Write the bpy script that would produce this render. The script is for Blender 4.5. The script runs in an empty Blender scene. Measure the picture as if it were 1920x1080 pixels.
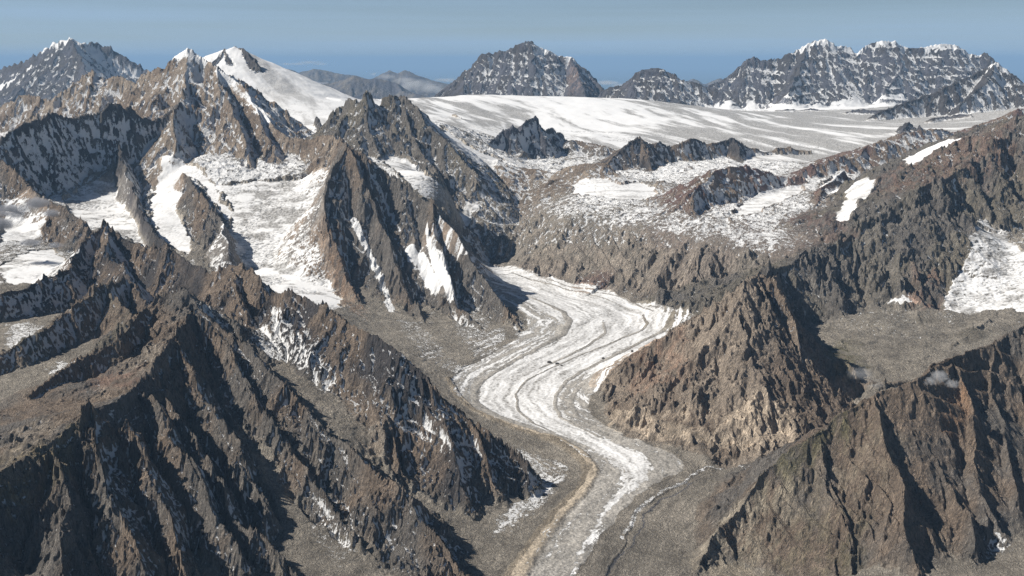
import bpy, math, os
import numpy as np

# ------------------------------------------------------------------ camera, sky, sun, exposure
CAM_Z = 3900.0
FPX = 2059.0                                   # focal length in pixels of a 1920 wide picture
PITCH = math.atan((540 - 112) / FPX)
SUN_AZ = math.radians(-91)                     # measured from the view direction, negative = left
SUN_EL = math.radians(43)
DET = float(os.environ.get('DET', '1'))        # mesh density (1 = full)

scene = bpy.context.scene
cam_d = bpy.data.cameras.new('camera')
cam = bpy.data.objects.new('camera', cam_d)
scene.collection.objects.link(cam)
cam.location = (0, 0, CAM_Z)
cam.rotation_euler = (math.pi / 2 - PITCH, 0, 0)
cam_d.sensor_width = 36.0
cam_d.lens = FPX / 1920 * 36.0
cam_d.clip_start = 1.0
cam_d.clip_end = 900000.0
scene.camera = cam

world = bpy.data.worlds.new('World')
scene.world = world
world.use_nodes = True
wn = world.node_tree
for n in list(wn.nodes):
    wn.nodes.remove(n)
w_out = wn.nodes.new('ShaderNodeOutputWorld')
w_bg = wn.nodes.new('ShaderNodeBackground')
w_sky = wn.nodes.new('ShaderNodeTexSky')
w_sky.sky_type = 'NISHITA'
w_sky.sun_disc = False
w_sky.sun_elevation = SUN_EL
w_sky.sun_rotation = SUN_AZ
w_sky.altitude = 4000
w_sky.air_density = 1.0
w_sky.dust_density = 0.6
w_sky.ozone_density = 1.2
w_bg.inputs['Strength'].default_value = 0.043
# thin high veil of cloud: long pale streaks low over the horizon, mixed into the sky by direction
w_tc = wn.nodes.new('ShaderNodeTexCoord')
w_map = wn.nodes.new('ShaderNodeMapping')
w_map.inputs['Scale'].default_value = (.8, .8, 34.0)
w_noi = wn.nodes.new('ShaderNodeTexNoise')
w_noi.inputs['Scale'].default_value = 1.6
w_noi.inputs['Detail'].default_value = 4.0
w_rmp = wn.nodes.new('ShaderNodeMapRange')
w_rmp.inputs['From Min'].default_value = 0.38
w_rmp.inputs['From Max'].default_value = 0.75
w_rmp.inputs['To Min'].default_value = 0.22
w_rmp.inputs['To Max'].default_value = 0.95
w_mix = wn.nodes.new('ShaderNodeMix')
w_mix.data_type = 'RGBA'
w_mix.inputs['B'].default_value = (5.9, 8.3, 11.2, 1)
wn.links.new(w_tc.outputs['Generated'], w_map.inputs['Vector'])
wn.links.new(w_map.outputs['Vector'], w_noi.inputs['Vector'])
wn.links.new(w_noi.outputs['Fac'], w_rmp.inputs['Value'])
w_sep = wn.nodes.new('ShaderNodeSeparateXYZ')
wn.links.new(w_tc.outputs['Generated'], w_sep.inputs['Vector'])
w_fal = wn.nodes.new('ShaderNodeMapRange')
w_fal.inputs['From Min'].default_value = 0.10
w_fal.inputs['From Max'].default_value = 0.26
w_fal.inputs['To Min'].default_value = 1.0
w_fal.inputs['To Max'].default_value = 0.0
wn.links.new(w_sep.outputs['Z'], w_fal.inputs['Value'])
w_mul = wn.nodes.new('ShaderNodeMath'); w_mul.operation = 'MULTIPLY'
wn.links.new(w_rmp.outputs['Result'], w_mul.inputs[0])
wn.links.new(w_fal.outputs['Result'], w_mul.inputs[1])
wn.links.new(w_mul.outputs[0], w_mix.inputs['Factor'])
wn.links.new(w_sky.outputs['Color'], w_mix.inputs['A'])
wn.links.new(w_mix.outputs['Result'], w_bg.inputs['Color'])
wn.links.new(w_bg.outputs['Background'], w_out.inputs['Surface'])

sun_d = bpy.data.lights.new('sun', 'SUN')
sun_d.energy = 5.0
sun_d.angle = math.radians(0.53)
sun_d.color = (1.0, 0.95, 0.88)
sun = bpy.data.objects.new('sun', sun_d)
scene.collection.objects.link(sun)
# a sun lamp shines along its local -Z
sun.rotation_euler = (math.pi / 2 - SUN_EL, 0, -SUN_AZ + math.pi)
sun.location = (-3000, 500, 6000)

scene.view_settings.view_transform = 'Standard'
scene.view_settings.look = 'None'
scene.view_settings.exposure = 0.50
scene.view_settings.gamma = 1.0
cy = scene.cycles
cy.max_bounces = 4
cy.diffuse_bounces = 2
cy.glossy_bounces = 1
cy.transmission_bounces = 1
cy.volume_bounces = 0
cy.transparent_max_bounces = 6
cy.use_denoising = True
cy.denoising_prefilter = 'NONE'

# ------------------------------------------------------------------ pixel of the 1920x1080 frame -> place
SP, CP = math.sin(PITCH), math.cos(PITCH)
def tpy(py):
    return (-FPX * SP + (540 - py) * CP) / (FPX * CP + (540 - py) * SP)
def xpy(px, py):
    return (px - 960) / (FPX * CP + (540 - py) * SP)
def W(px, py, Y):
    return (Y * xpy(px, py), Y, CAM_Z + Y * tpy(py))

# ------------------------------------------------------------------ noise
rng = np.random.RandomState(7)
PERM = rng.permutation(4096).astype(np.int32)
GRX = np.cos(np.linspace(0, 2 * np.pi, 64, endpoint=False)).astype(np.float32)
GRY = np.sin(np.linspace(0, 2 * np.pi, 64, endpoint=False)).astype(np.float32)
RND = rng.rand(4096).astype(np.float32)
def hsh(ix, iy):
    return PERM[(PERM[ix & 4095] + iy) & 4095]
def gnoise(x, y):
    x = x.astype(np.float64); y = y.astype(np.float64)
    ix = np.floor(x).astype(np.int32); iy = np.floor(y).astype(np.int32)
    fx = (x - ix).astype(np.float32); fy = (y - iy).astype(np.float32)
    ux = fx * fx * fx * (fx * (fx * 6 - 15) + 10)
    uy = fy * fy * fy * (fy * (fy * 6 - 15) + 10)
    def g(a, b):
        h = hsh(ix + a, iy + b) & 63
        return GRX[h] * (fx - a) + GRY[h] * (fy - b)
    a = g(0, 0); b = g(1, 0); c = g(0, 1); d = g(1, 1)
    p = a + (b - a) * ux; q = c + (d - c) * ux
    return (p + (q - p) * uy) * 1.5            # about -1..1
def fbm(x, y, lam, octs, gain=0.5, ridged=False):
    h = np.zeros(x.shape, np.float32); a = 1.0; tot = 0
    for o in range(octs):
        n = gnoise(x / lam + 17.3 * o, y / lam - 9.1 * o)
        if ridged:
            n = 1 - 2 * np.abs(n)
        h += a * n; tot += a; a *= gain; lam *= 0.5
    return h / tot
def sstep(e0, e1, x):                         # works with e0 > e1 too
    t = np.clip((x - e0) / (e1 - e0), 0, 1)
    return t * t * (3 - 2 * t)

# ------------------------------------------------------------------ polar grid round the viewpoint's foot
def radii(det):
    segs = [(2300, 3200, .0022), (3200, 8600, .00082), (8600, 12500, .0013), (12500, 18000, .0022),
            (18000, 23500, .0011), (23500, 30000, .004), (30000, 56000, .004)]
    r = [2300.0]
    for a, b, s in segs:
        while r[-1] < b:
            r.append(r[-1] * (1 + s / det))
    return np.array(r)
R = radii(DET)
TH = np.linspace(math.radians(-33), math.radians(33), int(1420 * DET))
NR, NC = len(R), len(TH)
LR = np.log(R)
RR, TT = np.meshgrid(R, TH, indexing='ij')
X = (RR * np.sin(TT)).astype(np.float64)
Y = (RR * np.cos(TT)).astype(np.float64)
XF = X.astype(np.float32); YF = Y.astype(np.float32)

# ------------------------------------------------------------------ the ground under the mountains: spot heights
BASE = []      # (X, Y, z)
def bz(px, py, z):
    BASE.append(W(px, py, (z - CAM_Z) / tpy(py)))
def by(px, py, Yd):
    BASE.append(W(px, py, Yd))
def bw(px, Yd, z):
    BASE.append((Yd * (px - 960) / (FPX * CP), Yd, z))
for a in [(960,1080,2110),(1080,1080,2102),(1200,1080,2100),(1300,1075,2106),(1090,1000,2124),(1230,1000,2118),(1340,960,2130),
          (1100,900,2150),(1190,900,2156),(1300,880,2160),(1440,868,2172),(1020,900,2140),(1010,980,2122),(1050,850,2168),(1160,840,2182),(1300,835,2200),
          (920,770,2205),(1000,790,2200),(1100,780,2206),(860,740,2218),(1000,700,2240),(1090,700,2246),(930,680,2254),(1120,730,2232),
          (850,670,2262),(1000,620,2300),(1100,620,2300),(1240,630,2302),(1300,592,2322),(1020,560,2340),(1150,570,2338),(1000,517,2390),
          (1100,537,2370),(1200,562,2348),(920,500,2400),(890,484,2416),
          (700,622,2330),(800,640,2305),(880,640,2290),(760,640,2325),(900,615,2315),(640,600,2400),
          (480,590,2500),(620,560,2440),(560,500,2566),(500,440,2713),(600,420,2770),(480,400,2824),(560,340,3000),(620,312,3080),(420,420,2766),(390,470,2650),
          (270,470,2640),(230,400,2800),(215,310,3080),(170,370,2880),(300,410,2800),(340,320,3060),(360,470,2650),(290,350,2930),(440,500,2560),
          (60,480,2740),(110,500,2730),(30,400,2850),(100,560,2640),(20,600,2660),(60,650,2640),(20,740,2580),(180,620,2650),
          (520,650,2600),(600,740,2495),(690,830,2370),(800,940,2195),(900,1020,2125),(560,620,2620),
          (1560,700,2330),(1640,600,2398),(1650,680,2340),(1610,660,2350),(1800,640,2370),(1500,800,2180),(1900,600,2415),(1525,640,2355),(1700,590,2405),(1570,594,2376),(1480,830,2172),(1530,800,2200),
          (1850,590,2420),(1850,500,2610),(1840,425,2800),(1900,470,2700),(1780,560,2470),
          (1880,1010,2195),(1900,1070,2180),(1650,1080,2180),(1500,1080,2100)]:
    bz(*a)
for a in [(900,400,8927),(950,335,9529),(1000,325,9700),(1050,430,7941),(1200,450,7560),(1300,470,7230),(1000,420,8330),(1110,392,8308),(1150,360,8800),(1230,378,8560),
          (1130,335,9250),(1300,400,7900),(1400,470,7080),(1400,430,7500),(1500,440,7330),(1430,380,8300),(1500,352,9000),(1600,380,8150),(1590,400,7850),(1500,470,7000),
          (800,340,8600),(760,310,8850),(850,380,8250),(900,302,9650),(830,240,10300),(930,310,9700),(870,280,9900),
          (560,220,11200),(600,252,10300),(640,205,12000),(620,280,9500),(520,180,12200),(660,240,10300),
          (900,178,16000),(800,190,14500),(1000,250,12500),(1060,182,16600),(1200,186,16800),(1100,255,12000),(1300,282,11500),(1480,292,11300),(1600,207,16500),(1400,207,17000),
          (1700,222,15500),(1650,270,12000),(1800,225,13500),(1900,205,13500),(850,220,12500),(1260,230,13600),(1450,240,13500),(950,215,14000),(1560,240,13500),(1860,240,12000),
          (900,192,18300),(1050,195,18600),(1200,200,18600),(1350,206,18300),(1500,204,18600),(1650,200,18800),(1800,196,18800),
          (1000,312,10300),(1250,327,10000),(1420,318,10200),(1100,320,10200),(1180,340,9700),(1350,330,9700),
          (150,205,20000),(60,205,20000),(260,200,19500),(100,230,12500),(200,210,12500)]:
    by(*a)
for a in [(-300,4200,2500),(-300,3000,2350),(-600,5500,2600),(-600,8000,2700),(0,2900,2350),(400,2800,2150),(900,2800,2090),(1300,2800,2080),(1700,2800,2120),(2100,3000,2250),
          (2100,5200,2400),(2300,8000,2700),(2200,12000,3200),(2300,16000,3250),(-500,12000,2900),(-500,17000,2900),(0,17000,2900),(400,16500,3100),(700,18000,3000),
          (0,26000,1900),(500,22000,2500),(700,24000,2000),(1000,25000,2000),(1500,26000,2000),(2000,26000,2000),(2300,21000,2900),(-600,26000,2000),(0,36000,1400),(700,36000,1300),
          (1300,36000,1300),(2000,36000,1300),(0,55000,520),(700,55000,520),(1400,55000,520),(2100,55000,520),(-400,55000,520),(-1,46000,800),(1000,46000,800),(1900,46000,800)]:
    bw(*a)
# continuing heights well behind the foreground crests
for a in [(350,4300,2500),(420,3600,2250),(250,3300,2300)]:
    bw(*a)
BA = np.array(BASE)
def pol(x, y):
    return np.arctan2(x, y), 0.5 * np.log(x * x + y * y)
bu, bv = pol(BA[:, 0], BA[:, 1])
def kern(d2):
    return np.sqrt(d2 + 0.0004)
K = kern((bu[:, None] - bu) ** 2 + (bv[:, None] - bv) ** 2)
A_ = np.block([[K, np.ones((len(bu), 1))], [np.ones((1, len(bu))), np.zeros((1, 1))]])
wts = np.linalg.solve(A_, np.append(BA[:, 2], 0))
def base_eval(u, v):
    h = np.full(u.shape, wts[-1])
    for i in range(len(bu)):
        h += wts[i] * kern((u - bu[i]) ** 2 + (v - bv[i]) ** 2)
    return h
# smooth, so sampled coarsely and interpolated
cu = np.linspace(TH[0], TH[-1], 300); cv = np.linspace(LR[0], LR[-1], 420)
CU, CV = np.meshgrid(cu, cv)
cb = base_eval(CU, CV)
def bilin(grid, fi, fj):
    i = np.clip(np.floor(fi).astype(int), 0, grid.shape[0] - 2); j = np.clip(np.floor(fj).astype(int), 0, grid.shape[1] - 2)
    a = fi - i; b = fj - j
    return (grid[i, j] * (1 - a) * (1 - b) + grid[i + 1, j] * a * (1 - b) + grid[i, j + 1] * (1 - a) * b + grid[i + 1, j + 1] * a * b)
fi = (LR - cv[0]) / (cv[1] - cv[0]); fj = (TH - cu[0]) / (cu[1] - cu[0])
FI, FJ = np.meshgrid(fi, fj, indexing='ij')
H = bilin(cb, FI, FJ).astype(np.float32)
del FI, FJ
BASEH = H.copy()

# ------------------------------------------------------------------ ridges
# (group, side slope left of the walking direction, side slope right of it, L, snow, rough, [(px, py, distance), ...])
RG = []
def rd(group, a, b, pts, L=2200, snow=0.35, rough=1.0):
    RG.append((group, a, b, L, snow, rough, pts))
#RIDGES_BEGIN
# --- farthest chains
rd('chain_a', .5, .5, [(400,150,46000),(500,137,45000),(540,127,45000),(560,136,45000),(590,127,45000),(620,134,45000),(660,140,45000),(700,150,45000),(732,131,43000),(745,142,43000),(760,130,43000),(780,140,43000),(810,150,43000),(850,158,43000),(900,170,43000)], 9000, .1)
rd('chain_b', .6, .6, [(480,160,32500),(520,150,32000),(545,136,32000),(590,158,31500),(640,149,31500),(665,141,31000),(700,146,31000),(740,152,31000),(755,170,30500),(780,176,30000),(800,180,30000)], 9000, .12)
rd('chain_c', .5, .5, [(1250,165,45000),(1290,150,45000),(1300,147,45000),(1320,157,45000),(1350,146,45000),(1370,160,45000)], 9000, .1)
# --- far left pyramid
rd('pyramid', .9, 1.0, [(-250,150,23000),(-100,135,22800),(0,126,22500),(20,120,22400),(45,113,22300),(60,103,22200),(75,95,22100),(110,75,22000),(130,66,22000),(150,75,22000),(165,82,22100),(172,76,22400),(182,74,22500),(200,84,22500),(230,101,22500),(260,118,22500),(285,135,22400),(330,170,22000)], 6000, .30)
rd('pyramid', .8, .9, [(130,66,22000),(150,105,21300),(165,140,20700),(170,180,20000)], 6000, .3)
rd('pyramid', .8, .9, [(45,113,22300),(50,150,21500),(20,190,20500)], 6000, .3)
# --- brown snow-tipped peak and its long crest
rd('brown', .7, 1.0, [(0,200,11600),(30,178,11500),(60,176,11400),(100,186,11300),(110,205,11000),(125,172,10900),(150,140,10800),(165,130,10800),(172,127,10800),(190,140,10800),(195,150,10800),(212,142,10700),(228,140,10700),(240,150,10600),(255,155,10500),(262,139,10500),(278,141,10400),(290,128,10400),(308,130,10300),(320,114,10200),(335,100,10050),(355,90,10000),(370,97,10000),(385,106,9950),(405,126,9900),(430,143,9850),(455,163,9750),(475,190,9600),(500,215,9450),(520,238,9300),(545,260,9100),(575,258,9000),(600,254,8850),(620,252,8700),(640,262,8300)], 3000, .42, 1.15)
rd('brown', 1.0, .8, [(355,90,10000),(352,130,9850),(345,165,9600),(332,190,9400),(322,222,9150),(330,262,8850)], 3000, .45)
rd('brown', 1.0, .8, [(405,126,9900),(420,170,9600),(440,215,9300),(455,260,8900),(470,300,8550)], 3000, .45)
rd('brown', 1.0, .8, [(475,190,9600),(500,250,9100),(520,290,8700)], 3000, .4)
rd('leftwall', .7, 1.7, [(-250,330,7900),(-100,290,8000),(0,262,8100),(45,232,8350),(70,222,8450),(100,213,8600),(150,216,8800),(180,208,8900),(205,192,9000),(240,199,9050),(285,222,9150),(325,205,9300),(335,185,9400)], 3000, .24)
rd('leftwall', 1.3, 1.9, [(222,275,8800),(235,318,8400),(250,362,7980),(268,405,7580),(300,445,7150),(330,482,6850)], 3000, .3)
rd('isle', 1.3, .9, [(345,322,8200),(370,350,7900),(395,390,7580),(420,420,7330),(426,455,7100)], 3000, .3)
rd('ribA', 1.0, .8, [(-60,330,7900),(0,300,7800),(45,340,7650),(80,368,7500),(112,385,7300),(150,412,7050),(172,440,6850)], 3000, .25)
# --- snow dome with two rocky tips
rd('dome', .5, .42, [(395,118,13600),(405,104,13500),(420,92,13500),(428,101,13500),(440,87,13500),(455,93,13500),(470,110,13400),(500,131,13300),(540,156,13100),(580,176,12900),(640,186,12700),(700,184,13500)], 6000, 1.2, .25)
rd('tips', .9, .8, [(428,98,13480),(420,90,13450),(412,101,13200),(404,112,13020),(397,122,12850)], 2500, .3)
rd('tips', .9, .9, [(420,90,13450),(426,104,13150),(434,114,12980)], 2500, .3)
rd('tips', .8, .9, [(440,86,13500),(455,89,13450),(466,100,13200),(474,111,13050),(480,119,12950)], 2500, .15)
rd('brown2', .8, .9, [(650,185,9600),(668,190,9450),(690,171,9450),(704,188,9450),(713,200,9480),(722,182,9500),(748,177,9500),(768,186,9450),(787,207,9350),(800,232,9250),(830,262,9100),(860,292,8980),(885,322,8850),(895,338,8780)], 3000, .3, 1.15)
rd('brown2', 1.0, .8, [(690,171,9450),(690,215,9250),(700,260,9050),(712,292,8850)], 3000, .3)
rd('brown2', 1.0, .8, [(748,177,9500),(765,230,9250),(790,280,9000),(815,315,8780)], 3000, .3)
rd('nunatak', 1.0, 1.0, [(596,222,10650),(600,232,10500),(603,255,10250)], 3000, .3)
# --- central rock pyramid above the glacier bend
rd('central', 1.5, 1.5, [(640,262,8300),(644,268,7950),(650,268,7600)], 3200, .3)
rd('central', 1.7, 1.15, [(650,268,7600),(665,283,7600),(690,300,7580),(725,325,7560),(760,347,7500),(785,362,7430),(798,376,7380),(808,371,7350),(818,388,7300),(825,402,7250),(850,432,7130),(870,462,7030),(888,492,6950),(920,540,6790),(950,583,6600),(975,606,6500),(983,616,6420)], 3200, .28)
rd('central', 1.7, 1.2, [(650,268,7600),(634,300,7520),(616,335,7400),(612,380,7260),(622,440,7080),(640,490,6920),(655,530,6800),(680,588,6600),(705,618,6450)], 3200, .2)
rd('central', 1.7, 1.35, [(650,268,7600),(665,310,7480),(690,362,7320),(720,430,7130),(745,490,6930),(772,560,6700),(798,618,6450),(830,650,6250)], 3200, .22)
rd('central', 1.7, 1.1, [(808,371,7350),(815,430,7130),(835,490,6920),(850,540,6750),(862,580,6580)], 3200, .22)
rd('central', 1.1, .9, [(798,618,6450),(818,635,6300),(838,655,6150),(855,672,6040)], 2500, .35)
rd('central', 1.0, .9, [(705,618,6450),(735,630,6330),(760,650,6200)], 2500, .35)
rd('central', 1.2, 1.0, [(862,580,6580),(880,600,6480),(905,615,6420)], 2500, .35)
rd('outcrop', .6, .8, [(1590,207,15900),(1610,203,15900),(1640,206,15800),(1665,201,15700),(1690,206,15500),(1720,203,15400),(1750,209,15200)], 2000, .35)
rd('outcrop', .6, .8, [(1455,207,16300),(1480,204,16300),(1500,205,16300),(1520,202,16300),(1545,206,16200)], 2000, .35)
rd('outcrop', .6, .9, [(1745,222,13600),(1775,216,13700),(1800,212,13700),(1822,214,13600)], 2000, .3)
rd('outcrop', .7, .9, [(1690,255,12300),(1698,232,12600),(1706,226,12700),(1712,240,12600),(1722,233,12500),(1728,245,12300)], 2000, .2)
rd('rimslope', .5, .55, [(850,215,12800),(880,235,12000),(905,250,11400),(925,262,11000),(940,285,10400)], 2000, .42)
rd('rimslope', .5, .5, [(1050,268,11000),(1080,262,11100),(1110,268,11000),(1140,275,10900)], 2000, .4)
rd('central', 1.0, .7, [(760,347,7500),(768,400,7330),(778,450,7150)], 3200, .3)
# --- foreground left: dark crest, long descending ridge
rd('upperleft', .85, 1.05, [(-300,640,4800),(-100,590,5000),(0,555,5200),(80,525,5450),(130,505,5600),(137,480,5800),(152,450,6050),(175,430,6200),(200,421,6300),(225,434,6250),(260,460,6150),(285,471,6050),(310,462,5950),(345,480,5850),(375,497,5750),(400,510,5650),(412,498,5620),(432,494,5600),(460,504,5500),(490,520,5400),(506,545,5300),(511,562,5250)], 2500, .28)
rd('upperleft', 1.1, .8, [(200,421,6300),(205,485,5800),(230,500,5600),(262,545,5300),(285,570,5100)], 2500, .45)
rd('upperleft', 1.1, .8, [(432,494,5600),(440,540,5350),(460,590,5150),(480,630,4980)], 2500, .3)
rd('lowband', .6, 1.3, [(-200,700,4350),(0,662,4480),(40,645,4550),(85,612,4740),(118,590,4850),(150,565,4950),(195,538,5150),(235,515,5400)], 2500, .3)
rd('lowband', 1.3, 1.0, [(195,538,5150),(230,570,4950),(262,600,4780),(285,630,4600)], 2500, .3)
rd('lowband', .6, 1.2, [(60,735,4150),(110,700,4300),(150,672,4400),(185,655,4450),(215,640,4500),(245,605,4640),(275,578,4780)], 2500, .2)
rd('descend', 1.1, .9, [(508,562,5200),(512,546,5220),(540,548,5150),(570,556,5080),(600,568,4960),(622,580,4860),(660,600,4780),(700,623,4700),(740,650,4600),(780,682,4520),(815,718,4480),(850,752,4460),(880,780,4440),(912,798,4430),(940,825,4420),(965,850,4390),(983,872,4350),(992,892,4300)], 2500, .38)
rd('descend', 1.0, .7, [(600,568,4960),(620,620,4800),(645,665,4680),(675,705,4580),(705,750,4460),(725,800,4330),(745,850,4200)], 2500, .2)
rd('descend', 1.0, .8, [(780,682,4520),(800,740,4430),(830,800,4320),(860,870,4180),(885,930,4080)], 2500, .3)
rd('descend', 1.0, .8, [(880,780,4440),(905,850,4300),(930,910,4200)], 2500, .3)
# --- foreground left massif
rd('front', 1.15, .5, [(362,562,4850),(352,600,4620),(335,632,4450),(312,655,4300),(297,672,4210),(295,692,4130)], 2500, .12)
rd('front', 1.15, .24, [(295,692,4130),(265,716,4010),(250,735,3930),(212,754,3820),(170,765,3720),(145,795,3600),(120,822,3500),(60,852,3400),(0,880,3300),(-150,940,3050),(-350,1000,2900)], 2500, .12)
rd('front', .6, .6, [(290,568,4900),(300,553,4900),(325,550,4880),(346,550,4880),(362,562,4850)], 2500, .1)
rd('front', 1.0, .75, [(170,765,3720),(176,830,3560),(195,890,3420),(215,950,3310),(245,1010,3210),(265,1080,3100)], 2500, .25)
rd('front', 1.0, .7, [(110,830,3480),(115,880,3370),(130,960,3230),(120,1080,3030)], 2500, .1)
rd('front', .9, .7, [(362,562,4850),(400,603,4720),(450,640,4600),(490,676,4500),(540,735,4340),(600,786,4190),(640,822,4080),(662,842,4010),(720,892,3860),(780,950,3710),(840,1030,3560),(880,1085,3450)], 2500, .3)
rd('front', 1.3, 1.1, [(265,716,4010),(300,780,3860),(345,850,3700),(390,930,3540),(430,1000,3420),(470,1080,3300)], 2500, .3)
rd('front', 1.25, .95, [(335,632,4450),(368,720,4215),(428,800,4010),(470,890,3820),(505,960,3680)], 2500, .3)
rd('front', 1.25, .95, [(400,603,4720),(450,700,4400),(500,780,4180),(550,850,4000),(610,930,3820),(660,1000,3680),(720,1080,3540)], 2500, .3)
rd('front', 1.25, .95, [(240,800,3740),(262,850,3640),(290,900,3530),(320,980,3380),(350,1080,3190)], 2500, .3)
rd('front', 1.25, .95, [(318,740,4020),(338,790,3920),(395,870,3750),(430,950,3600),(490,1010,3500),(560,1080,3400)], 2500, .3)
# --- orange buttress right of the bend
rd('orange', 1.0, 1.3, [(1133,748,5290),(1150,712,5380),(1185,680,5390),(1220,652,5390),(1260,626,5380),(1295,605,5370),(1340,560,5370),(1365,536,5360),(1385,524,5360),(1400,520,5370),(1420,516,5450),(1440,540,5850),(1450,530,6250),(1460,508,6580)], 2800, .15)
rd('orange', 2.2, 1.1, [(1420,514,5480),(1455,530,5420),(1475,560,5330),(1488,610,5200),(1498,670,5080),(1506,730,4980),(1500,780,4880)], 2800, .3)
rd('orange', .85, .8, [(1395,520,5340),(1392,560,5220),(1385,640,5060),(1372,720,4930),(1355,790,4830)], 2800, .1)
rd('orange', 1.0, .7, [(1420,514,5480),(1436,560,5280),(1444,640,5110),(1444,720,4970),(1436,800,4820)], 2800, .15)
rd('orange', .85, .8, [(1340,562,5370),(1315,640,5180),(1290,720,5020),(1265,785,4920)]
, 2800, .05)
rd('orange', .85, .9, [(1220,652,5390),(1195,710,5230),(1172,765,5100)], 2800, .05)
# --- long cliff wall behind it
rd('wall', .35, .8, [(1405,530,6500),(1440,512,6560),(1460,500,6600),(1495,488,6720),(1530,476,6830),(1565,455,6900),(1600,430,7050),(1625,405,7230),(1643,391,7330),(1665,375,7370),(1695,362,7330),(1720,350,7300),(1745,342,7380),(1770,334,7450),(1800,318,7600),(1830,300,7750),(1870,260,7900),(1905,233,8000),(1980,195,8100),(2150,150,8200)], 3200, .22, 1.7)
rd('wall', 1.5, 1.0, [(1643,391,7330),(1648,450,7080),(1655,510,6880),(1662,560,6720)], 3200, .15)
rd('wall', 1.5, 1.0, [(1720,350,7300),(1738,420,7060),(1755,490,6850),(1765,560,6600)], 3200, .15)
rd('wall', 1.5, 1.0, [(1600,430,7050),(1608,490,6830),(1612,550,6620)], 3200, .15)
rd('wall', 1.5, 1.0, [(1530,476,6830),(1538,540,6620),(1540,590,6450)], 3200, .15)
rd('wall', 1.3, .8, [(1870,260,7900),(1880,350,7600),(1900,440,7400),(1930,480,7250)], 3200, .15)
# --- red rocks between the small snowfields
rd('red', .5, .9, [(1292,450,7500),(1297,410,7700),(1300,370,7950),(1315,345,8200),(1335,325,8400),(1365,312,8600),(1400,311,8800),(1430,318,8900),(1460,330,9000),(1500,335,9100)], 2500, .45)
rd('red', .7, .8, [(1515,405,7850),(1528,385,8050),(1540,358,8350),(1560,335,8700),(1585,318,8950)], 2500, .3)
rd('red', .4, .7, [(1480,345,9400),(1500,322,9500),(1550,301,9700),(1580,292,9800),(1610,298,9900),(1622,278,10100),(1650,262,10200),(1680,263,10300),(1700,248,10400),(1740,243,10500),(1770,240,10600),(1795,251,10700),(1840,235,10800),(1870,225,10900),(1930,200,11000),(2100,190,11200)], 3000, .45)
rd('rim', .6, .45, [(905,300,9700),(935,298,9700),(960,316,9700),(1000,316,9650),(1055,328,9600),(1068,312,9500),(1095,305,9450),(1130,306,9400),(1150,325,9350),(1165,342,9300)], 2000, .35)
rd('rim', .4, .6, [(1165,342,9300),(1200,345,9200),(1235,340,9100),(1245,360,8800)], 2000, .3)
# --- dark crests in front of the ice plateau
rd('darkcrest', .8, 1.2, [(905,300,10200),(922,262,10500),(940,246,10600),(960,236,10650),(974,241,10700),(984,226,10800),(1003,217,10900),(1012,229,10950),(1024,240,11000),(1038,235,11050),(1050,252,11200),(1066,266,11400)], 2500, .35)
rd('darkcrest2', .6, 1.1, [(1125,318,10150),(1145,298,10250),(1160,281,10350),(1180,264,10450),(1202,254,10550),(1214,268,10600),(1240,264,10700),(1265,274,10750),(1280,265,10800),(1300,259,10900),(1312,263,10950),(1330,270,11000),(1360,262,11100),(1376,257,11150),(1395,272,11200),(1415,275,11300),(1430,286,11350),(1470,275,11450),(1500,279,11500),(1540,292,11500)], 2500, .3)
rd('darkcrest2', 1.0, .8, [(1202,254,10550),(1215,290,10350),(1222,318,10150)], 2500, .2)
rd('darkcrest2', 1.0, .8, [(1376,257,11150),(1390,290,10800),(1385,320,10500)], 2500, .2)
# --- far massifs beyond the ice plateau
rd('farcentre', 1.0, 1.0, [(820,175,19300),(836,164,19400),(848,158,19500),(860,144,19500),(872,130,19500),(878,133,19500),(884,122,19500),(900,104,19500),(908,100,19500),(918,97,19500),(925,100,19500),(935,94,19500),(945,95,19500),(962,87,19500),(980,78,19500),(997,74,19500),(1008,82,19500),(1020,92,19500),(1040,97,19500),(1048,104,19500),(1072,107,19500),(1084,115,19500),(1095,125,19500),(1110,142,19400),(1125,160,19200),(1140,182,18900)], 5000, .34)
rd('farcentre', .9, .8, [(1072,107,19500),(1085,140,19000),(1100,185,18400)], 5000, .2)
rd('farcentre', .9, .8, [(872,130,19500),(870,160,19000),(865,185,18600)], 5000, .25)
rd('farsmall', .8, .9, [(1130,172,18700),(1145,160,18700),(1165,160,18700),(1180,151,18600),(1192,137,18600),(1205,130,18600),(1222,126,18600),(1240,125,18600),(1252,136,18600),(1265,140,18500),(1285,150,18500),(1310,157,18500),(1330,166,18500),(1365,178,18300)], 4000, .34)
rd('farright', .9, 1.0, [(1325,162,19800),(1350,150,19900),(1375,134,20000),(1385,120,20000),(1405,106,20000),(1413,105,20000),(1424,113,20000),(1435,110,20000),(1462,109,20000),(1468,103,20000),(1490,95,20000),(1512,82,20000),(1530,74,20000),(1545,72,20000),(1560,79,20000),(1570,86,20000),(1585,86,20000),(1597,90,20000),(1606,98,20000),(1618,91,20000),(1630,81,20000),(1650,77,20000),(1668,76,20000),(1682,77,20000),(1695,85,20000),(1705,90,20000),(1722,88,20000),(1745,83,20000),(1770,81,20000),(1790,83,20000),(1805,92,20000),(1815,98,20000),(1835,103,20000),(1845,98,20000),(1862,108,19900),(1880,130,19700),(1900,160,19400),(1940,185,19000)], 5000, .36)
rd('farright', .9, .9, [(1510,85,20000),(1500,130,19400),(1480,170,18800)], 5000, .3)
rd('farright', .9, .9, [(1700,88,20000),(1690,130,19500),(1660,165,19000)], 5000, .3)
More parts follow.
